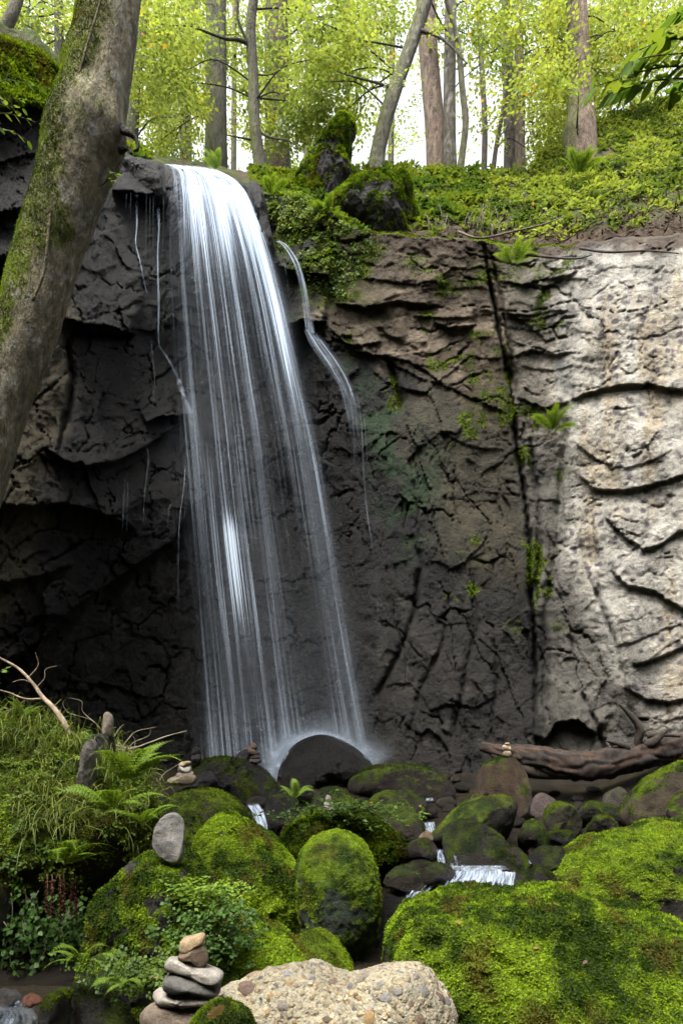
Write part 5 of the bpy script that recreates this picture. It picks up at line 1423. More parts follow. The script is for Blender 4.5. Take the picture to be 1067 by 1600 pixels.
tree('spruce_tree', [(798,285,16.5),(797,220,16.5),(795,150,16.6),(792,80,16.7),(792,0,16.8),(790,-140,17)], [.19,.15,.145,.14,.135,.12], 'slender grey-barked conifer of the pair left of the big spruce', (.085,.075,.055), seed=9, lichen=.3, n=50, nseg=16,
     limbs=[([(796,140,16.6),(820,150,16.4),(850,135,16.2)],[.03,.02,.008]), ([(792,60,16.7),(770,80,16.5),(730,95,16.3)],[.03,.02,.008]), ([(794,100,16.7),(830,120,16.5),(870,118,16.3)],[.03,.02,.008])],
     crown=[(760,20,60,40,16.6,1.0,50),(830,60,60,50,16.4,1.0,50)], tone=(.1,.35,.55), leaf=.06)
tree('beech_tree', [(813,282,16),(812,220,16),(812,140,16.1),(810,60,16.2),(810,0,16.3),(808,-120,16.5)], [.13,.115,.11,.105,.10,.09], 'slender brownish trunk of the pair left of the big spruce', (.14,.11,.075), seed=10, n=50, nseg=14,
     crown=[(850,110,50,50,16.0,.9,60),(840,180,40,35,16.0,.8,40),(860,40,50,40,16.0,.9,46)], tone=(.7,.25,.05))
tree('beech_tree', [(768,285,15.6),(774,235,15.6),(782,190,15.6),(788,150,15.7),(789,110,15.8)], [.06,.05,.045,.04,.02], 'thin leaning sapling in front of the slender pair', (.10,.085,.06), seed=11, n=30, nseg=8,
     crown=[(796,215,36,30,15.4,.7,10)], tone=(.65,.3,.05))
tree('spruce_tree', [(900,330,14.6),(904,222,14.6),(907,180,14.7),(905,120,14.8),(903,60,14.9),(900,0,15),(897,-150,15.3)], [.46,.36,.275,.24,.225,.215,.20], 'big scaly-barked spruce standing on the steep green slope', (.165,.115,.082), seed=12, ridge=.05, rough=.05, n=80, nseg=30, mossw=.05,
     crown=[(960,40,50,40,15.2,.8,40),(870,150,30,40,14.3,.6,26),(930,110,40,40,15.4,.8,36)], tone=(.55,.35,.1))
# trunks standing further back, pale through the leaves
tree('beech_tree', [(292,290,22),(290,200,22),(292,120,22),(300,40,22),(308,-120,22.5)], [.20,.19,.18,.17,.15], 'pale far trunk left of the straight grey-green trunk', (.11,.11,.055), seed=13, n=40, nseg=12,
     crown=[(250,80,70,70,21,2,70),(260,190,60,50,21,2,60)], tone=(.75,.23,.02))
tree('beech_tree', [(205,270,15.5),(207,200,15.5),(212,120,15.6),(222,40,15.7),(232,-80,16)], [.17,.15,.13,.12,.10], 'dark slim trunk half hidden behind the massive leaning tree', (.085,.08,.05), seed=14, mossw=.4, n=40, nseg=12,
     crown=[(240,60,50,60,15.2,.8,50),(240,160,50,50,15.0,.8,44)])
tree('spruce_tree', [(95,110,15),(93,60,15),(92,0,15),(90,-120,15.3)], [.11,.10,.09,.08], 'thin dark conifer between the mossy overhang and the massive leaning tree', (.05,.042,.03), seed=15, n=30, nseg=10,
     limbs=[([(92,60,15),(70,70,14.8),(40,75,14.6)],[.02,.015,.006]),([(92,30,15),(120,40,14.8),(150,48,14.6)],[.02,.015,.006]),([(92,20,15),(60,26,14.8),(30,24,14.6)],[.02,.015,.006])],
     crown=[(60,20,50,26,14.8,.8,40),(110,50,30,30,14.8,.6,24)], tone=(.35,.35,.3), leaf=.06, spray=.8)
tree('beech_tree', [(-10,80,13),(5,50,13),(20,20,13),(40,-40,13.2)], [.14,.12,.11,.10], 'slanting trunk on top of the mossy overhang', (.12,.105,.075), seed=16, n=30, nseg=12, mossw=.3,
     crown=[(30,10,50,30,13.5,.8,30)], tone=(.4,.4,.2))
for i, (u, Y, r0, lean) in enumerate([(610,26,.12,4),(545,24,.10,-4),(860,24,.12,2),(955,21,.09,-14),(985,22,.10,6),(480,23,.13,3),(250,25,.12,0),(365,24,.10,2)]):
    labs = ['pale slim far trunk seen between the stump and the pinkish trunk', 'faint thin far trunk above the mossy stump', 'thin far trunk just left of the big spruce', 'leaning thin pole behind the crest of the green slope',
            'dark thin far trunk behind the crest of the green slope', 'faint far trunk right of the reddish spruce', 'faint thin far trunk in the leaves above the lip', 'thin far trunk between the two grey trunks above the fall']
    v0 = 290 if u < 900 else 200
    tree('forest_tree', [(u, v0, Y), (u + lean * .5, 140, Y), (u + lean, 0, Y), (u + lean * 1.4, -140, Y)], [r0, r0 * .9, r0 * .8, r0 * .7], labs[i], (.14, .13, .08) if i != 4 else (.06, .055, .04), seed=20 + i, n=30, nseg=8,
         crown=[(u + 10, 50, 80, 60, Y, 2, 20 if 530 < u < 880 else 46), (u - 10, 180, 70, 50, Y, 2, 6 if 530 < u < 880 else 26)], tone=(.7, .27, .03) if i not in (3, 4) else (.3, .4, .3))
# the wood beyond: leaves nobody could count
rng = np.random.default_rng(44)
cen = []
for (u0, u1, v0, v1, Y0, Y1, cnt) in [(190,560,-40,270,19,34,250),(540,680,-40,120,22,36,22),(690,900,-40,100,22,36,60),(840,1100,-60,210,20,28,330),(-60,180,-60,110,17,24,170),(820,900,120,250,19,26,40),(560,660,130,270,22,32,26),(715,790,120,260,22,32,16)]:
    cen.append(P(rng.uniform(u0, u1, cnt), rng.uniform(v0, v1, cnt), rng.uniform(Y0, Y1, cnt)))
cen = np.vstack(cen)
V, F, c = foliage(cen, rand_unit(len(cen), rng) * np.array([1, 1, .2]), rng, 1.5, .14, (.52, .33, .15), .5)
far = kind(obj('far_wood', V, F, M_LEAF, smooth=False, col=c), 'stuff')
tag(far, 'bright yellow-green leaves of the wood far behind the rim', 'foliage')

# --- moss-covered stump and rock tilted over the rim
stump, _, _ = boulder('tree_stump', [(462,300),(460,262),(474,238),(498,214),(522,186),(540,174),(556,178),(556,205),(550,236),(556,262),(540,280),(528,312),(500,320),(476,318)], 12.8, .4,
        'dark tilted stump covered in moss on the rim between the trunks', 'stump', n=56, seed=201, rock=(.012,.010,.007), moss=.95, tufts=9500, tuft=.06, bright=.95, rough=.13, lump=.03, moss_lo=-.35)
boulder('rim_rock', [(520,330),(512,300),(530,280),(560,266),(600,262),(640,268),(656,292),(650,330),(640,355),(600,366),(560,350)], 12.4, .7,
        'overhanging mossy rock with a pale broken edge beside the stump', 'rock', n=56, seed=202, rock=(.05,.046,.04), moss=.8, tufts=10000, tuft=.05, bright=.85, rough=.10, lump=.05, patch=[(612,322,18)], moss_lo=-.7)
boulder('rim_rock', [(600,275),(612,264),(635,264),(645,280),(640,298),(610,296)], 12.2, .25, 'small moss cushion rock on top of the overhanging rock', 'rock', n=30, seed=203, moss=1, tufts=2500, tuft=.045, bright=.8, lump=.03, moss_lo=-.9)
boulder('rim_rock', [(388,300),(392,282),(404,284),(416,304),(424,340),(430,380),(420,392),(404,350)], 12.0, .3, 'black rock shoulder bounding the right side of the waterfall lip', 'rock', n=30, seed=204, rock=(.012,.011,.010), wetness=.6, rough=.16)
boulder('rim_rock', [(172,296),(178,258),(196,242),(226,246),(254,258),(264,276),(262,298),(230,306),(200,302)], 11.9, .4, 'black wet nose of rock at the left edge of the waterfall lip', 'rock', n=36, seed=205, rock=(.012,.011,.010), wetness=.6, rough=.17)

# ------------------------------------------------------------------ ground plants
def rosettes(pos, up, rng, nleaf=6, L=.09, W=.6, lift=.45, cols=((.085, .155, .022), (.17, .215, .025)), height=.08):
    n = len(pos)
    a = (np.arange(nleaf)[None] / nleaf * 6.28 + rng.uniform(0, 6.28, (n, 1)) + rng.normal(0, .3, (n, nleaf)))
    t1 = unit(np.cross(up, rand_unit(n, rng))); t2 = np.cross(up, t1)
    d = t1[:, None] * np.cos(a)[..., None] + t2[:, None] * np.sin(a)[..., None] + up[:, None] * rng.normal(lift, .25, (n, nleaf, 1))
    p = pos[:, None] + up[:, None] * rng.uniform(0, height, (n, nleaf, 1)) + d * L * .15
    nr = up[:, None] + rng.normal(0, .35, (n, nleaf, 3))
    ln = L * rng.uniform(.55, 1.3, (n, 1)) * rng.uniform(.8, 1.2, (n, nleaf))
    V, F = leaf_quads(p.reshape(-1, 3), unit(d.reshape(-1, 3)), unit(nr.reshape(-1, 3)), ln.ravel(), ln.ravel() * W, .1, .5, .12)
    q = np.clip(.5 + 2.2 * fbm(pos * 1.3 + 3, 3) + rng.normal(0, .2, n), 0, 1)[:, None]
    c = np.array(cols[0]) * (1 - q) + np.array(cols[1]) * q
    c = np.repeat(c, nleaf, 0) * rng.uniform(.7, 1.3, (n * nleaf, 1))
    br = rng.random(n * nleaf) < .003
    c[br] = np.array([.30, .17, .03])
    return V, F, per4(c)

UPV = np.array([0, 0, 1.0])
rng = np.random.default_rng(51)
bare = fbm(HV * 1.1 + 23, 3)
hw = ((HK >= 2) & (HK < NB + 2)).astype(float) * sstep(700, 820, HU + 60 * bare) * sstep(.30, .10, bare) * sstep(6, 20, HK + 34 * bare)
pos, nn, _ = scatter(HV, HF, hw, 15000, rng)
nn = np.where((nn[:, 2:] < 0), -nn, nn)
V, F, c = rosettes(pos, unit(nn * .6 + UPV), rng, 6, .092, cols=((.065, .105, .020), (.21, .26, .05)))
gc = kind(obj('ground_cover', V, F, M_HERB, smooth=False, col=c), 'stuff')
tag(gc, 'low leafy herbs covering the steep bank above the pale wall', 'plants')
hw = sstep(5, 16, HK + 30 * bare) * (HK < NB + 3) * sstep(180, 230, HU) * sstep(800, 720, HU) * (1 - ((HU > 235) & (HU < 400)))
pos, nn, _ = scatter(HV, HF, hw, 6500, rng)
nn = np.where((nn[:, 2:] < 0), -nn, nn)
V, F, c = rosettes(pos, unit(nn * .6 + UPV), rng, 6, .11, cols=((.045, .085, .015), (.12, .16, .02)))
gc = kind(obj('ground_cover', V, F, M_HERB, smooth=False, col=c), 'stuff')
tag(gc, 'darker herbs and seedlings along the rim between the stump and the trunks', 'plants')
# moss and herbs on the cliff face
tow = unit(np.array([0, 0, CAM_Z]) - CV)
r = moss_tufts(CV, CF, sstep(.35, .8, mossm), 26000, np.random.default_rng(52), .055, .75)
ms = kind(obj('moss', r[0], r[1], M_MOSS, cliff, smooth=False, col=r[2]), 'stuff')
def px_of(V): return 533.5 + V[:, 0] / V[:, 1] * F_PX, HORIZON - (V[:, 2] - CAM_Z) / V[:, 1] * F_PX
um = in_poly(Uf, Vf, [(410,300),(560,310),(590,380),(540,470),(500,470),(470,400),(420,340)], 12)
pos, nn, _ = scatter(CV, CF, um * mossm, 700, rng)
V, F, c = rosettes(pos, unit(nn + UPV * .5), rng, 6, .06, cols=((.05, .09, .014), (.14, .20, .022)))
h = kind(obj('herbs', V, F, M_HERB, smooth=False, col=c), 'stuff'); tag(h, 'small leafy plants on the mossy ledge between the two waterfalls', 'plants')
# left overhang: long shaggy moss on its top
lw = in_poly(Uf, Vf, [(-420,-120),(-100,-30),(0,40),(98,92),(105,150),(70,165),(0,160),(-420,100)], 8)
r = moss_tufts(CV, CF, lw, 9000, np.random.default_rng(53), .10, .8, 3, .5)
kind(obj('moss', r[0], r[1], M_MOSS, cliff, smooth=False, col=r[2]), 'stuff')

# --- ferns: every frond a part
def frond_mesh(name, seed, L=1.0, W=.16, arch=.35, npin=18):
    r = np.random.default_rng(seed)
    t = np.linspace(.12, 1, npin)
    x = L * t * (1 - .10 * arch); z = arch * L * (np.sin(t * 2.1) * .75 - .45 * t * t)
    base = np.stack([x, 0 * x, z], -1)
    tg = unit(np.gradient(base, axis=0))
    wv = W * np.sin(np.clip(t * 1.08, 0, 1) ** .75 * np.pi) ** .8 + .012
    Vs, Cs = [], []
    for s in (-1, 1):
        for sub in np.linspace(.0, .86, 7):           # leaflets along each pinna
            dirp = unit(np.stack([.30 * np.ones(npin), s * np.ones(npin), -.12 * np.ones(npin)], -1))
            p = base + dirp * (wv * sub)[:, None] * L
            for e in (-1, 1):
                d = unit(dirp * .75 + tg * e * .8 + r.normal(0, .08, (npin, 3)))
                ln = wv * L * .32 * (1.05 - sub) + .004
                V, F = leaf_quads(p, d, np.tile(UPV, (npin, 1)) + r.normal(0, .15, (npin, 3)), ln, ln * .55, .05, .45, .1)
                Vs.append(V)
    # stalk as flat narrow leaves
    V, F = leaf_quads(np.vstack([[0, 0, 0], base[:-1]]), np.vstack([base[0], base[1:] - base[:-1]]), np.tile(UPV, (npin, 1)), np.linalg.norm(np.vstack([base[0], base[1:] - base[:-1]]), axis=1) * 1.05, .012 * L)
    Vs.append(V)
    V = np.vstack(Vs)
    c = np.tile(np.array([[.135, .215, .022]]), (len(V), 1)) * per4(r.uniform(.75, 1.25, (len(V) // 4, 1)))
    return mesh_data(name, V, np.arange(len(V)).reshape(-1, 4), M_HERB, False, col=c)
FR = [frond_mesh('frond', 300 + k, 1, .15 + .02 * k, .25 + .12 * k) for k in range(4)]
def fern(u, v, Y, size, nf, label, az0=0, az1=6.28, pitch=(.2, .8), seed=0, dz=0):
    r = np.random.default_rng(seed)
    p = P(u, v, Y)
    root = empty('fern', p); tag(root, label, 'fern')
    for k in range(nf):
        o = link('frond', FR[r.integers(4)], root, (0, 0, 0))
        az = az0 + (az1 - az0) * (k + r.uniform(.2, .8)) / nf
        s = size * r.uniform(.75, 1.15)
        o.scale = (s, s, s)
        o.rotation_euler = (r.normal(0, .2), -r.uniform(*pitch), az)
    return root
PI = math.pi
fern(196,1222,5.55,.50,10,'fern with arching fronds on the shoulder of the bank below the standing stone', -PI*.75, PI*.45, (.0,.7), 1)
fern(176,1268,5.3,.46,8,'fern with drooping fronds in the middle of the leafy bank', -PI*.9, PI*.1, (-.3,.5), 2)
fern(222,1290,5.2,.34,7,'small fern beside the upright grey slab', -PI*.9, PI*.2, (.0,.6), 3)
fern(100,1352,5.2,.42,6,'fern spreading flat fronds over the dark hollow', -PI*.45, PI*.15, (-.1,.35), 4)
fern(36,1132,6.1,.30,7,'upright bright fern on the crest of the leafy bank', 0, 6.28, (.5,1.1), 5)
fern(130,1505,4.0,.24,8,'pale fern hanging at the left end of the sprawling mossy rock', -PI, PI*.15, (-.2,.5), 6)
fern(196,1535,3.9,.20,7,'fern hanging below the sprawling mossy rock', -PI, PI*.1, (-.5,.3), 7)
fern(800,412,11.0,.55,7,'pale fern growing out of the joint at the top of the gorge wall', -PI, 0, (-.3,.5), 8)
fern(862,675,10.7,.50,8,'green tuft of fern growing on the gorge wall beside the pale stone', -PI*1.1, PI*.1, (.0,.9), 9)
fern(512,338,11.8,.38,6,'fern on the mossy ledge under the stump', -PI, 0, (-.2,.6), 10)
fern(424,306,12.2,.42,6,'fern arching over the right side of the waterfall lip', -PI*1.1, PI*.2, (-.1,.5), 11)
fern(340,268,12.2,.45,4,'single low fern reaching over the top of the falling water', -PI*.9, -PI*.3, (.0,.3), 12)
fern(462,1248,7.6,.30,6,'bright small fern behind the shaggy boulder', 0, 6.28, (.1,.8), 13)
fern(905,470-195,13.2,.6,6,'fern in the herbs of the steep green slope', -PI, 0, (.0,.6), 14)

# --- grass tufts and herbs on the bank
def grass(Vs_, Fs_, wgt, n, rng, L=.22, blades=9, cols=((.06, .10, .018), (.20, .23, .05)), wid=.007):
    pos, nn, _ = scatter(Vs_, Fs_, wgt, n, rng)
    pos = np.repeat(pos, blades, 0) + rng.normal(0, .018, (n * blades, 3)); nr = np.repeat(nn, blades, 0); N = len(pos)
    d = unit(nr * .35 + UPV * rng.uniform(.5, 1.2, (N, 1)) + rng.normal(0, .45, (N, 3)) + np.array([.1, -.35, 0]))
    ln = L * rng.uniform(.5, 1.25, N)
    side = unit(np.cross(d, rand_unit(N, rng)))
    q = rng.random((N, 1)); c = np.array(cols[0]) * (1 - q) + np.array(cols[1]) * q
    Vo = []
    p0, p1 = pos, pos + d * (ln * .45)[:, None]
    d2 = unit(d + np.array([0, -.25, -1.1]) * rng.uniform(.3, 1.2, (N, 1)))
    p2_ = p1 + d2 * (ln * .35)[:, None]
    d3 = unit(d2 + np.array([0, -.1, -1.4]) * rng.uniform(.3, 1, (N, 1))); p3 = p2_ + d3 * (ln * .3)[:, None]
    wv = wid * rng.uniform(.7, 1.4, (N, 1))
    Va = np.stack([p0 - side * wv * .5, p0 + side * wv * .5, p1 + side * wv * .5, p1 - side * wv * .5, p2_ + side * wv * .4, p2_ - side * wv * .4, p3 + side * .0008, p3 - side * .0008], 1)
    b = np.arange(N)[:, None] * 8
    Fa = np.concatenate([b + np.array([[0, 1, 2, 3]]), b + np.array([[3, 2, 4, 5]]), b + np.array([[5, 4, 6, 7]])], 0)
    return Va.reshape(-1, 3), Fa, np.repeat(c, 8, 0)
bu, bv = px_of(BV)
front = sstep(-.3, .1, (unit(np.array([0, 0, CAM_Z]) - BV) * BN).sum(1))
rng = np.random.default_rng(54)
V, F, c = grass(BV, BF, front * sstep(-.1, .25, fbm(BV * 1.7 + 31, 2) + .15) * sstep(-.4, .2, BN[:, 2]), 150, rng, .34, 14)
gr = kind(obj('grass', V, F, M_HERB, smooth=False, col=c), 'stuff'); tag(gr, 'drooping tufts of grass on the leafy bank', 'grass')
pos, nn, _ = scatter(BV, BF, front * sstep(-.35, .1, fbm(BV * 2.5 + 9, 3) - .12), 1700, rng)
V, F, c = rosettes(pos, unit(nn + UPV * .6), rng, 6, .032, cols=((.085, .15, .016), (.21, .28, .024)), height=.06)
h = kind(obj('herbs', V, F, M_HERB, smooth=False, col=c), 'stuff'); tag(h, 'small leafy herbs among the grass of the bank', 'plants')
# herbs and clover at the right foot of the sprawling rock, behind the foreground cairn
rng = np.random.default_rng(55)
hp = P(rng.normal(330, 32, 360), rng.normal(1462, 24, 360), 4.02 + rng.normal(0, .05, 360))
V, F, c = rosettes(hp, unit(np.tile(np.array([[0, -.6, .8]]), (360, 1)) + rng.normal(0, .2, (360, 3))), rng, 5, .023, .85, .2, ((.035, .085, .018), (.075, .15, .022)), .04)
h = kind(obj('herbs', V, F, M_HERB, smooth=False, col=c), 'stuff'); tag(h, 'clover-like herbs growing behind the foreground cairn', 'plants')
hp = P(rng.normal(318, 30, 160), rng.normal(1404, 11, 160), 4.1 + rng.normal(0, .08, 160))
V, F, c = rosettes(hp, np.tile(UPV, (160, 1)), rng, 7, .036, .45, .15, ((.10, .19, .03), (.16, .25, .03)), .05)
h = kind(obj('herbs', V, F, M_HERB, smooth=False, col=c), 'stuff'); tag(h, 'feathery pale green herbs at the top of the clover patch', 'plants')
hp = P(rng.normal(212, 44, 190), rng.normal(1522, 18, 190), 3.95 + rng.normal(0, .06, 190))
V, F, c = rosettes(hp, unit(np.tile(np.array([[0, -.6, .8]]), (190, 1)) + rng.normal(0, .2, (190, 3))), rng, 5, .022, .8, .2, ((.04, .08, .02), (.10, .16, .025)), .04)
h = kind(obj('herbs', V, F, M_HERB, smooth=False, col=c), 'stuff'); tag(h, 'round-leaved herbs left of the foreground cairn', 'plants')
V, F, c = rosettes(P(rng.normal(540, 45, 300), rng.normal(1275, 12, 300), 6.55 + rng.normal(0, .1, 300)), np.tile(UPV, (300, 1)), rng, 5, .045, .6, .2, ((.035, .07, .014), (.09, .14, .02)), .05)
h = kind(obj('herbs', V, F, M_HERB, smooth=False, col=c), 'stuff'); tag(h, 'small plants rooted on the shaggy boulder in the stream', 'plants')

# --- ivy trailing over the hollow and hanging dead fern stalks
rng = np.random.default_rng(56)
for i, (u, v0, v1, sw) in enumerate([(18,1395,1560,-14),(36,1390,1500,10),(46,1400,1545,4),(60,1392,1470,-4),(88,1400,1520,12),(104,1410,1490,6),(8,1440,1530,20),(70,1470,1560,-22)]):
    Y = 5.25 + .05 * (i % 3)
    pts = [P(u + sw * t_ + 5 * math.sin(t_ * 7 + i), v0 + (v1 - v0) * t_, Y) for t_ in np.linspace(0, 1, 7)]
    root = empty('ivy_vine', pts[0])
    tag(root, 'thin ivy vine hanging down in front of the dark hollow', 'vine', 'ivy vines under the leafy bank')
    V, F, t, N = tube(pts, [.004, .003, .002], 5, 30)
    obj('stem', V, F, M_TWIG, root, col=np.tile(np.array([[.14, .12, .07]]), (len(V), 1)))
    cpts = spline(np.array(pts), 34)
    lp = cpts[rng.integers(0, 34, 44)] + rng.normal(0, .03, (44, 3))
    d = unit(rng.normal(0, .7, (44, 3)) + np.array([0, -.3, -.5])); nr = unit(np.array([0, -1, .4]) + rng.normal(0, .4, (44, 3)))
    ln = rng.uniform(.028, .055, 44)
    V, F = leaf_quads(lp, d, nr, ln, ln * .95, .05, .38)
    cc_ = np.array([[.030, .068, .012]]) * rng.uniform(.6, 1.7, (44, 1))
    kind(obj('leaves', V, F, M_IVY, root, smooth=False, col=per4(cc_)), 'stuff')
hp = P(rng.uniform(20, 130, 420), rng.normal(1470, 28, 420), 5.6 + rng.normal(0, .08, 420))
V, F, c = rosettes(hp, unit(np.tile(np.array([[0, -.9, .4]]), (420, 1)) + rng.normal(0, .2, (420, 3))), rng, 4, .045, .9, .1, ((.022, .050, .010), (.05, .095, .018)), .03)
h = kind(obj('ivy_mat', V, F, M_IVY, smooth=False, col=c), 'stuff'); tag(h, 'mat of dull green ivy leaves on the back of the dark hollow', 'ivy')
for i, u in enumerate([74, 82, 94, 100, 111, 118]):
    pts = [P(u, 1366, 5.2), P(u + 1, 1390, 5.14), P(u - 1 + i % 3, 1412, 5.12), P(u + 2, 1426 + 5 * (i % 3), 5.12)]
    root = empty('dead_frond', pts[0])
    tag(root, 'shrivelled red-brown fern frond hanging under the bank', 'dead frond', 'dead fern fronds under the leafy bank')
    V, F, t, N = tube(pts, [.004, .003, .002], 5, 30, .3, i)
    obj('stalk', V, F, M_TWIG, root, col=np.tile(np.array([[.10, .04, .022]]), (len(V), 1)))
    q = spline(np.array(pts), 60)[8:]; q = np.repeat(q, 4, 0)
    d = unit(rng.normal(0, .6, q.shape) + np.array([0, 0, -.5])); ln = rng.uniform(.012, .028, len(q))
    V, F = leaf_quads(q, d, rand_unit(len(q), rng), ln, ln * .5)
    kind(obj('leaflets', V, F, M_HERB, root, smooth=False, col=per4(np.array([[.07, .030, .018]]) * rng.uniform(.4, 1.5, (len(q), 1)))), 'stuff')

# --- dead branch and bare twigs by the left bank
def twigs(name, label, trunk, tr, subs, Y0, colr, cat):
    root = empty(name, P(*trunk[0])); tag(root, label, cat)
    V, F, t, N = tube([P(*q) for q in trunk], tr, 8, 40, .12, 3)
    obj('stem', V, F, M_TWIG, root, col=np.tile(np.array([colr]), (len(V), 1)))
    for pts, r0 in subs:
        V, F, t, N = tube([P(*q) for q in pts], [r0, r0 * .7, r0 * .35], 5, 20, .15, 2)
        obj('twig', V, F, M_TWIG, root, col=np.tile(np.array([colr]) * .9, (len(V), 1)))
    return root
twigs('dead_branch', 'pale bare branch leaning out of the leafy bank in front of the dark rock', [(112,1152,6.2),(100,1128,6.2),(84,1106,6.25),(68,1090,6.3),(52,1068,6.35),(30,1045,6.4),(0,1028,6.5),(-30,1016,6.5)], [.030,.028,.024,.020,.016,.013,.010,.008],
      [([(66,1092,6.3),(40,1092,6.2),(14,1082,6.2),(-10,1076,6.2)],.011), ([(52,1068,6.35),(36,1062,6.3),(20,1066,6.3)],.006), ([(40,1094,6.2),(24,1106,6.2),(0,1114,6.2)],.007), ([(44,1060,6.4),(60,1040,6.4),(56,1020,6.4)],.006), ([(58,1074,6.3),(70,1060,6.3),(72,1046,6.3),(90,1040,6.3)],.005)], 6.2, (.30,.23,.16), 'branch')
SHR = [([(182,1165,6.4),(205,1170,6.4),(235,1160,6.4),(262,1150,6.4),(292,1142,6.4)],.012), ([(175,1160,6.4),(186,1140,6.4),(194,1132,6.4)],.008), ([(186,1160,6.4),(202,1178,6.4),(222,1186,6.4),(262,1188,6.4)],.009),
       ([(190,1170,6.4),(205,1150,6.4),(216,1142,6.4),(244,1136,6.4)],.007), ([(196,1175,6.4),(210,1160,6.4),(232,1150,6.4),(236,1140,6.4)],.006), ([(172,1160,6.4),(150,1130,6.4),(135,1122,6.4),(120,1118,6.4)],.006),
       ([(150,1130,6.4),(130,1112,6.4),(128,1096,6.4),(108,1090,6.4)],.005), ([(120,1118,6.4),(105,1112,6.4),(98,1098,6.4)],.004), ([(250,1220,6.6),(258,1208,6.6),(270,1200,6.6),(282,1192,6.6)],.007), ([(205,1178,6.4),(212,1160,6.4),(206,1146,6.4)],.004)]
twigs('bare_shrub', 'leafless grey twigs spreading from the bank toward the four-stone cairn', [(176,1185,6.4),(184,1172,6.4),(196,1172,6.4),(214,1166,6.4)], [.014,.012,.010,.006], SHR, 6.4, (.20,.165,.125), 'shrub')

# --- driftwood log with its root
LOGP = [(752,1166,9.7),(790,1176,9.55),(830,1183,9.4),(880,1194,9.3),(930,1196,9.3),(990,1184,9.4),(1040,1174,9.5),(1100,1164,9.6),(1180,1158,9.8)]
pw = np.array([P(*q) for q in LOGP])
log = empty('driftwood_log', pw[0] - np.array([0, 0, .1])); tag(log, 'long twisted brown driftwood log lying along the foot of the gorge wall', 'log')
V, F, t, N = tube(pw, [.06, .11, .16, .19, .19, .18, .17, .17, .14], 48, 180, .30, 6, .22, 7)
tw = fbm(np.stack([t * 5, np.arctan2(N[:, 2], N[:, 1]) * 1.6 + t * 3, t * 0], -1), 4)
lc = mixv(np.tile(np.array([[.034, .019, .011]]), (len(V), 1)), (.012, .009, .007), sstep(-.2, .2, tw))
obj('trunk', V, F, M_WOOD, log, col=lc)
for pts, rr in [([(998,1182,9.4),(996,1160,9.35),(1000,1142,9.3),(990,1124,9.3),(975,1108,9.3),(966,1100,9.3)], [.09,.055,.05,.04,.025,.012]),
                ([(1000,1168,9.4),(1018,1160,9.3),(1030,1150,9.3),(1042,1140,9.3)], [.07,.06,.05,.02]), ([(990,1178,9.4),(975,1166,9.3),(958,1160,9.3),(946,1158,9.3)], [.06,.04,.03,.012]),
                ([(1010,1150,9.35),(1030,1148,9.3),(1062,1150,9.3)], [.04,.03,.02]), ([(770,1178,9.6),(800,1196,9.45),(840,1206,9.35),(900,1212,9.25)], [.05,.09,.10,.05])]:
    V, F, t, N = tube([P(*q) for q in pts], rr, 14, 40, .2, 9, .15, 5)
    obj('root', V, F, M_WOOD, log, col=np.tile(np.array([[.026, .019, .014]]), (len(V), 1)))

# --- roots and litter hanging over the rim
rng = np.random.default_rng(57)
for i in range(22):
    u = rng.uniform(650, 800); v = rng.uniform(318, 352); Y = 11.75 + rng.normal(0, .15)
    pts = [P(u, v, Y), P(u + rng.normal(0, 8), v + 18, Y - .12), P(u + rng.normal(0, 14), v + rng.uniform(28, 58), Y - .1)]
    V, F, t, N = tube(pts, [.008, .006, .003], 5, 12, .2, i)
    o = obj('rim_root', V, F, M_TWIG, origin=pts[0], col=np.tile(np.array([[.06, .045, .03]]) * rng.uniform(.5, 1.5), (len(V), 1)))
    tag(o, 'thin bare root hanging from the soil edge right of the overhanging rock', 'root', 'roots hanging over the rim')
for i, (pts, lab) in enumerate([([(715,362,11.6),(750,372,11.3),(800,362,11.4),(850,350,11.5),(880,338,11.7)], 'long bare stick lying along the rim above the joint'),
                                ([(820,398,11.0),(860,402,10.9),(900,404,10.7),(925,398,10.7)], 'dark stick lying over the edge above the pale wall'),
                                ([(905,388,10.9),(950,394,10.6),(1010,392,10.5),(1060,396,10.4)], 'tangle of dark twig resting on top of the pale wall')]):
    V, F, t, N = tube([P(*q) for q in pts], [.02, .018, .014, .008], 6, 30, .2, i)
    tag(obj('stick', V, F, M_TWIG, origin=P(*pts[0]), col=np.tile(np.array([[.10, .075, .05]]) if i == 0 else np.array([[.04, .03, .025]]), (len(V), 1))), lab, 'stick')
lw = ((HK < 9)).astype(float) * sstep(640, 720, HU)
lw = ((HK < 18)).astype(float) * sstep(620, 700, HU)
pos, nn, _ = scatter(HV, HF, lw, 3500, rng)
d = unit(rng.normal(0, 1, (3500, 3)) * np.array([1, .6, .5])); ln = rng.uniform(.04, .20, 3500)
V, F = leaf_quads(pos + UPV * .03, d, np.tile(np.array([[0, -.6, .8]]), (3500, 1)) + rng.normal(0, .4, (3500, 3)), ln, np.minimum(ln * .4, .03))
lc = np.array([[.075, .045, .028]]) * rng.uniform(.4, 2.0, (3500, 1))
lit = kind(obj('leaf_litter', V, F, M_SOIL, smooth=False, col=per4(lc), wet=np.zeros(len(V))), 'stuff'); tag(lit, 'brown dead leaves and twigs strewn along the rim above the wall', 'leaf litter')

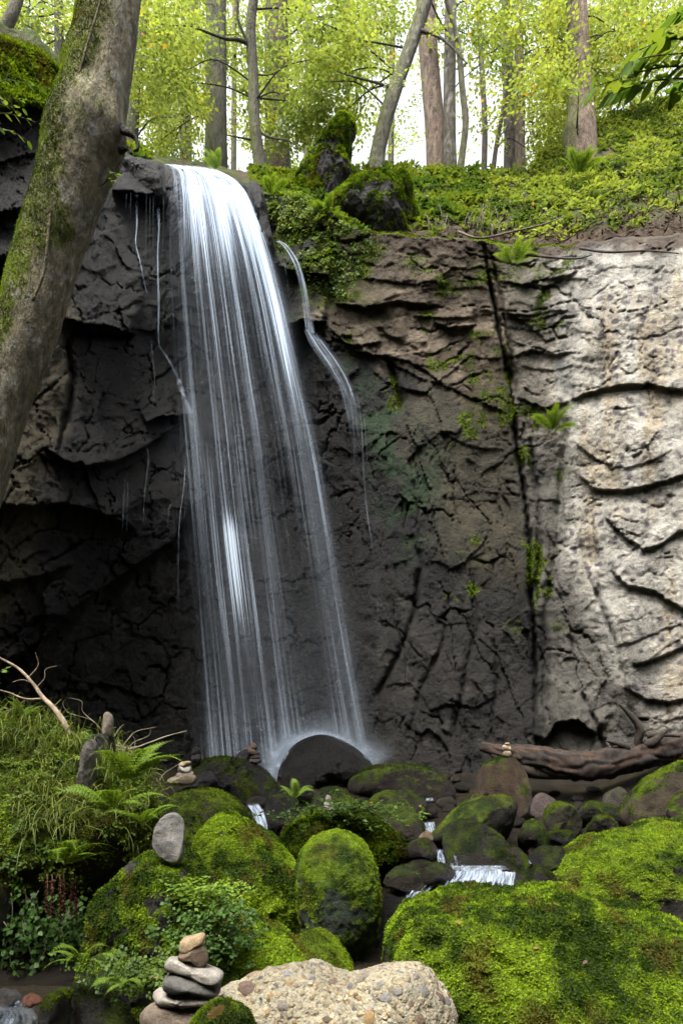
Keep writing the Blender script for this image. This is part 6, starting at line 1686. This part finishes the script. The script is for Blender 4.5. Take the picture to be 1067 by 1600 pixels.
# --- near leafy boughs at the edges of the view, each leaf a part
def leaf_mesh(name, colr, seed):
    t = np.linspace(0, 1, 9); wv = .5 * np.sin(np.pi * t ** .8) ** .9
    L_ = np.stack([t, wv * .58, .05 * wv - .12 * t * t], -1); Rr = L_ * np.array([1, -1, 1]); M_ = np.stack([t, 0 * t, -.12 * t * t - .03 * np.sin(np.pi * t)], -1)
    V = np.vstack([L_, M_, Rr]); F = np.vstack([grid_faces(3, 9)])
    return mesh_data(name, V, F, M_HERB, True, col=np.tile(np.array([colr]), (len(V), 1)))
LM = [leaf_mesh('leaf', c_, k) for k, c_ in enumerate([(.13, .22, .03), (.09, .17, .025), (.18, .25, .03)])]
def bough(name, label, trunk, trr, stems, seed, leafL, nleaf, frame_dir):
    rng = np.random.default_rng(seed)
    root = empty(name, P(*trunk[0])); tag(root, label, 'sapling')
    V, F, t, N = tube([P(*q) for q in trunk], trr, 10, 50, .08, seed)
    obj('stem', V, F, M_TWIG, root, col=np.tile(np.array([[.08, .065, .045]]), (len(V), 1)))
    for pts in stems:
        q = spline(np.array([P(*x) for x in pts]), 40)
        V, F, t, N = tube(q[::6], [.006, .004, .002], 5, 30)
        obj('twig', V, F, M_TWIG, root, col=np.tile(np.array([[.07, .055, .04]]), (len(V), 1)))
        for j in range(nleaf):
            k = int(8 + 31 * (j + .5) / nleaf)
            tg = unit(q[min(k + 1, 39)] - q[k - 1]); side = unit(np.cross(tg, UPV)) * (1 if j % 2 else -1)
            d = unit(tg * .6 + side * .8 + rng.normal(0, .25, 3) + np.array([0, -.1, -.25])); nn = unit(np.array([0, -.45, .9]) + rng.normal(0, .3, 3))
            y_ = unit(np.cross(nn, d)); z_ = np.cross(d, y_)
            Mx = mathutils.Matrix(np.stack([d, y_, z_], -1).tolist())
            o = link('leaf', LM[rng.integers(3)], root, q[k] - np.array(root['_o']))
            s = leafL * rng.uniform(.7, 1.2); o.scale = (s, s * 1.0, s)
            o.rotation_euler = Mx.to_euler()
bough('beech_sapling', 'leafy beech bough reaching in from the right over the steep slope', [(1330,1500,3.2),(1300,900,3.2),(1260,400,3.2),(1210,150,3.2),(1150,60,3.2)], [.05,.04,.03,.02,.012],
      [[(1160,110,3.2),(1090,105,3.1),(1030,105,3.05),(970,122,3.0),(915,140,3.0)], [(1150,90,3.2),(1090,66,3.1),(1040,62,3.05),(985,84,3.0)], [(1150,120,3.2),(1080,122,3.1),(1010,128,3.0),(950,150,2.95)], [(1200,140,3.2),(1130,140,3.1),(1080,140,3.0),(1040,150,3.0)], [(1150,60,3.2),(1100,30,3.1),(1060,20,3.0)], [(1190,120,3.2),(1120,85,3.1),(1040,85,3.0),(985,95,2.95)]], 61, .085, 26, None)
bough('beech_sapling', 'sprig of pale leaves reaching past the mossy overhang toward the leaning tree', [(-150,420,7.0),(-110,300,7.0),(-60,230,7.0),(-30,190,7.0)], [.03,.025,.02,.012],
      [[(-40,200,7.0),(0,178,6.9),(30,182,6.85),(66,194,6.8)], [(-40,200,7.0),(-5,200,6.9),(20,206,6.8),(48,222,6.8)], [(-30,190,7.0),(0,130,6.9),(30,128,6.8),(72,140,6.8)], [(-40,210,7.0),(-10,150,6.9),(10,165,6.8),(40,170,6.8)]], 62, .085, 9, None)
bough('beech_sapling', 'tiny leafy shoot growing at the edge of the leaning trunk by the lip', [(160,290,6.15),(166,284,6.1),(170,278,6.1)], [.006,.005,.004],
      [[(164,286,6.1),(170,276,6.05),(178,270,6.0),(188,276,6.0)], [(164,286,6.1),(174,280,6.05),(184,284,6.0)]], 63, .06, 4, None)
bough('beech_sapling', 'pale leafy shoot at the edge of the bank near the bare branch', [(-30,1120,6.0),(-20,1090,6.0),(-10,1070,6.0)], [.01,.008,.006],
      [[(-20,1100,6.0),(-6,1060,5.95),(4,1048,5.9),(12,1044,5.9)], [(-20,1110,6.0),(-8,1112,5.9),(6,1104,5.9)]], 64, .06, 5, None)

# --- fallen oak leaf lying on the black mossy stone
lob = []
for k in range(28):
    a = k / 28 * 2 * PI
    lob.append((math.cos(a) * (1 + .0), math.sin(a) * .52 * (1 + .34 * math.cos(9 * a)), 0))
lob = np.array(lob) * .036
lob = np.vstack([lob, [[0, 0, .004]]])
LFc = P(337, 1581, 2.262)
ex, ey = unit(np.array([.75, -.1, .60])), unit(np.array([-.55, -.35, .75])); ey = unit(ey - ex * (ex @ ey)); ez = np.cross(ex, ey)
LV = LFc + lob[:, :1] * ex + lob[:, 1:2] * ey + lob[:, 2:] * ez
LF3 = np.array([[28, k, (k + 1) % 28] for k in range(28)])
tag(obj('fallen_leaf', LV, LF3, M_HERB, col=np.tile(np.array([[.36, .25, .11]]), (len(LV), 1))), 'dry tan lobed leaf lying on the black mossy stone', 'leaf')

# --- dead leaves dropped on the moss
dl = [leaf_mesh('fallen_leaf', c_, k) for k, c_ in enumerate([(.16, .085, .035), (.24, .14, .05), (.09, .05, .03)])]
rng = np.random.default_rng(91)
for (bo, bV, bF), nleaf, nm_ in [(FB, 16, 'huge flat-topped boulder'), (BB, 8, 'broad boulder behind the huge one'), (MB_, 6, 'boulder behind the upright stone'), (LB, 9, 'sprawling low rock')]:
    bN = vnormals(bV, bF)
    pos, nn, _ = scatter(bV, bF, sstep(.35, .8, bN[:, 2]) * (bV[:, 1] < np.median(bV[:, 1]) + .5), nleaf, rng)
    for p, q in zip(pos, nn):
        o = link('fallen_leaf', dl[rng.integers(3)], None, p + q * .012)
        s_ = rng.uniform(.022, .042); o.scale = (s_, s_, s_)
        o.rotation_euler = mathutils.Vector(unit(q + rng.normal(0, .25, 3))).to_track_quat('Z', 'Y').to_euler(); o.rotation_euler.rotate_axis('Z', rng.uniform(0, 6.28))
        tag(o, 'small brown dead leaf on the moss of the ' + nm_, 'leaf', 'dead leaves on the mossy boulders')

for o in bpy.data.objects:
    for k in ('_o', '_R'):
        if k in o: del o[k]
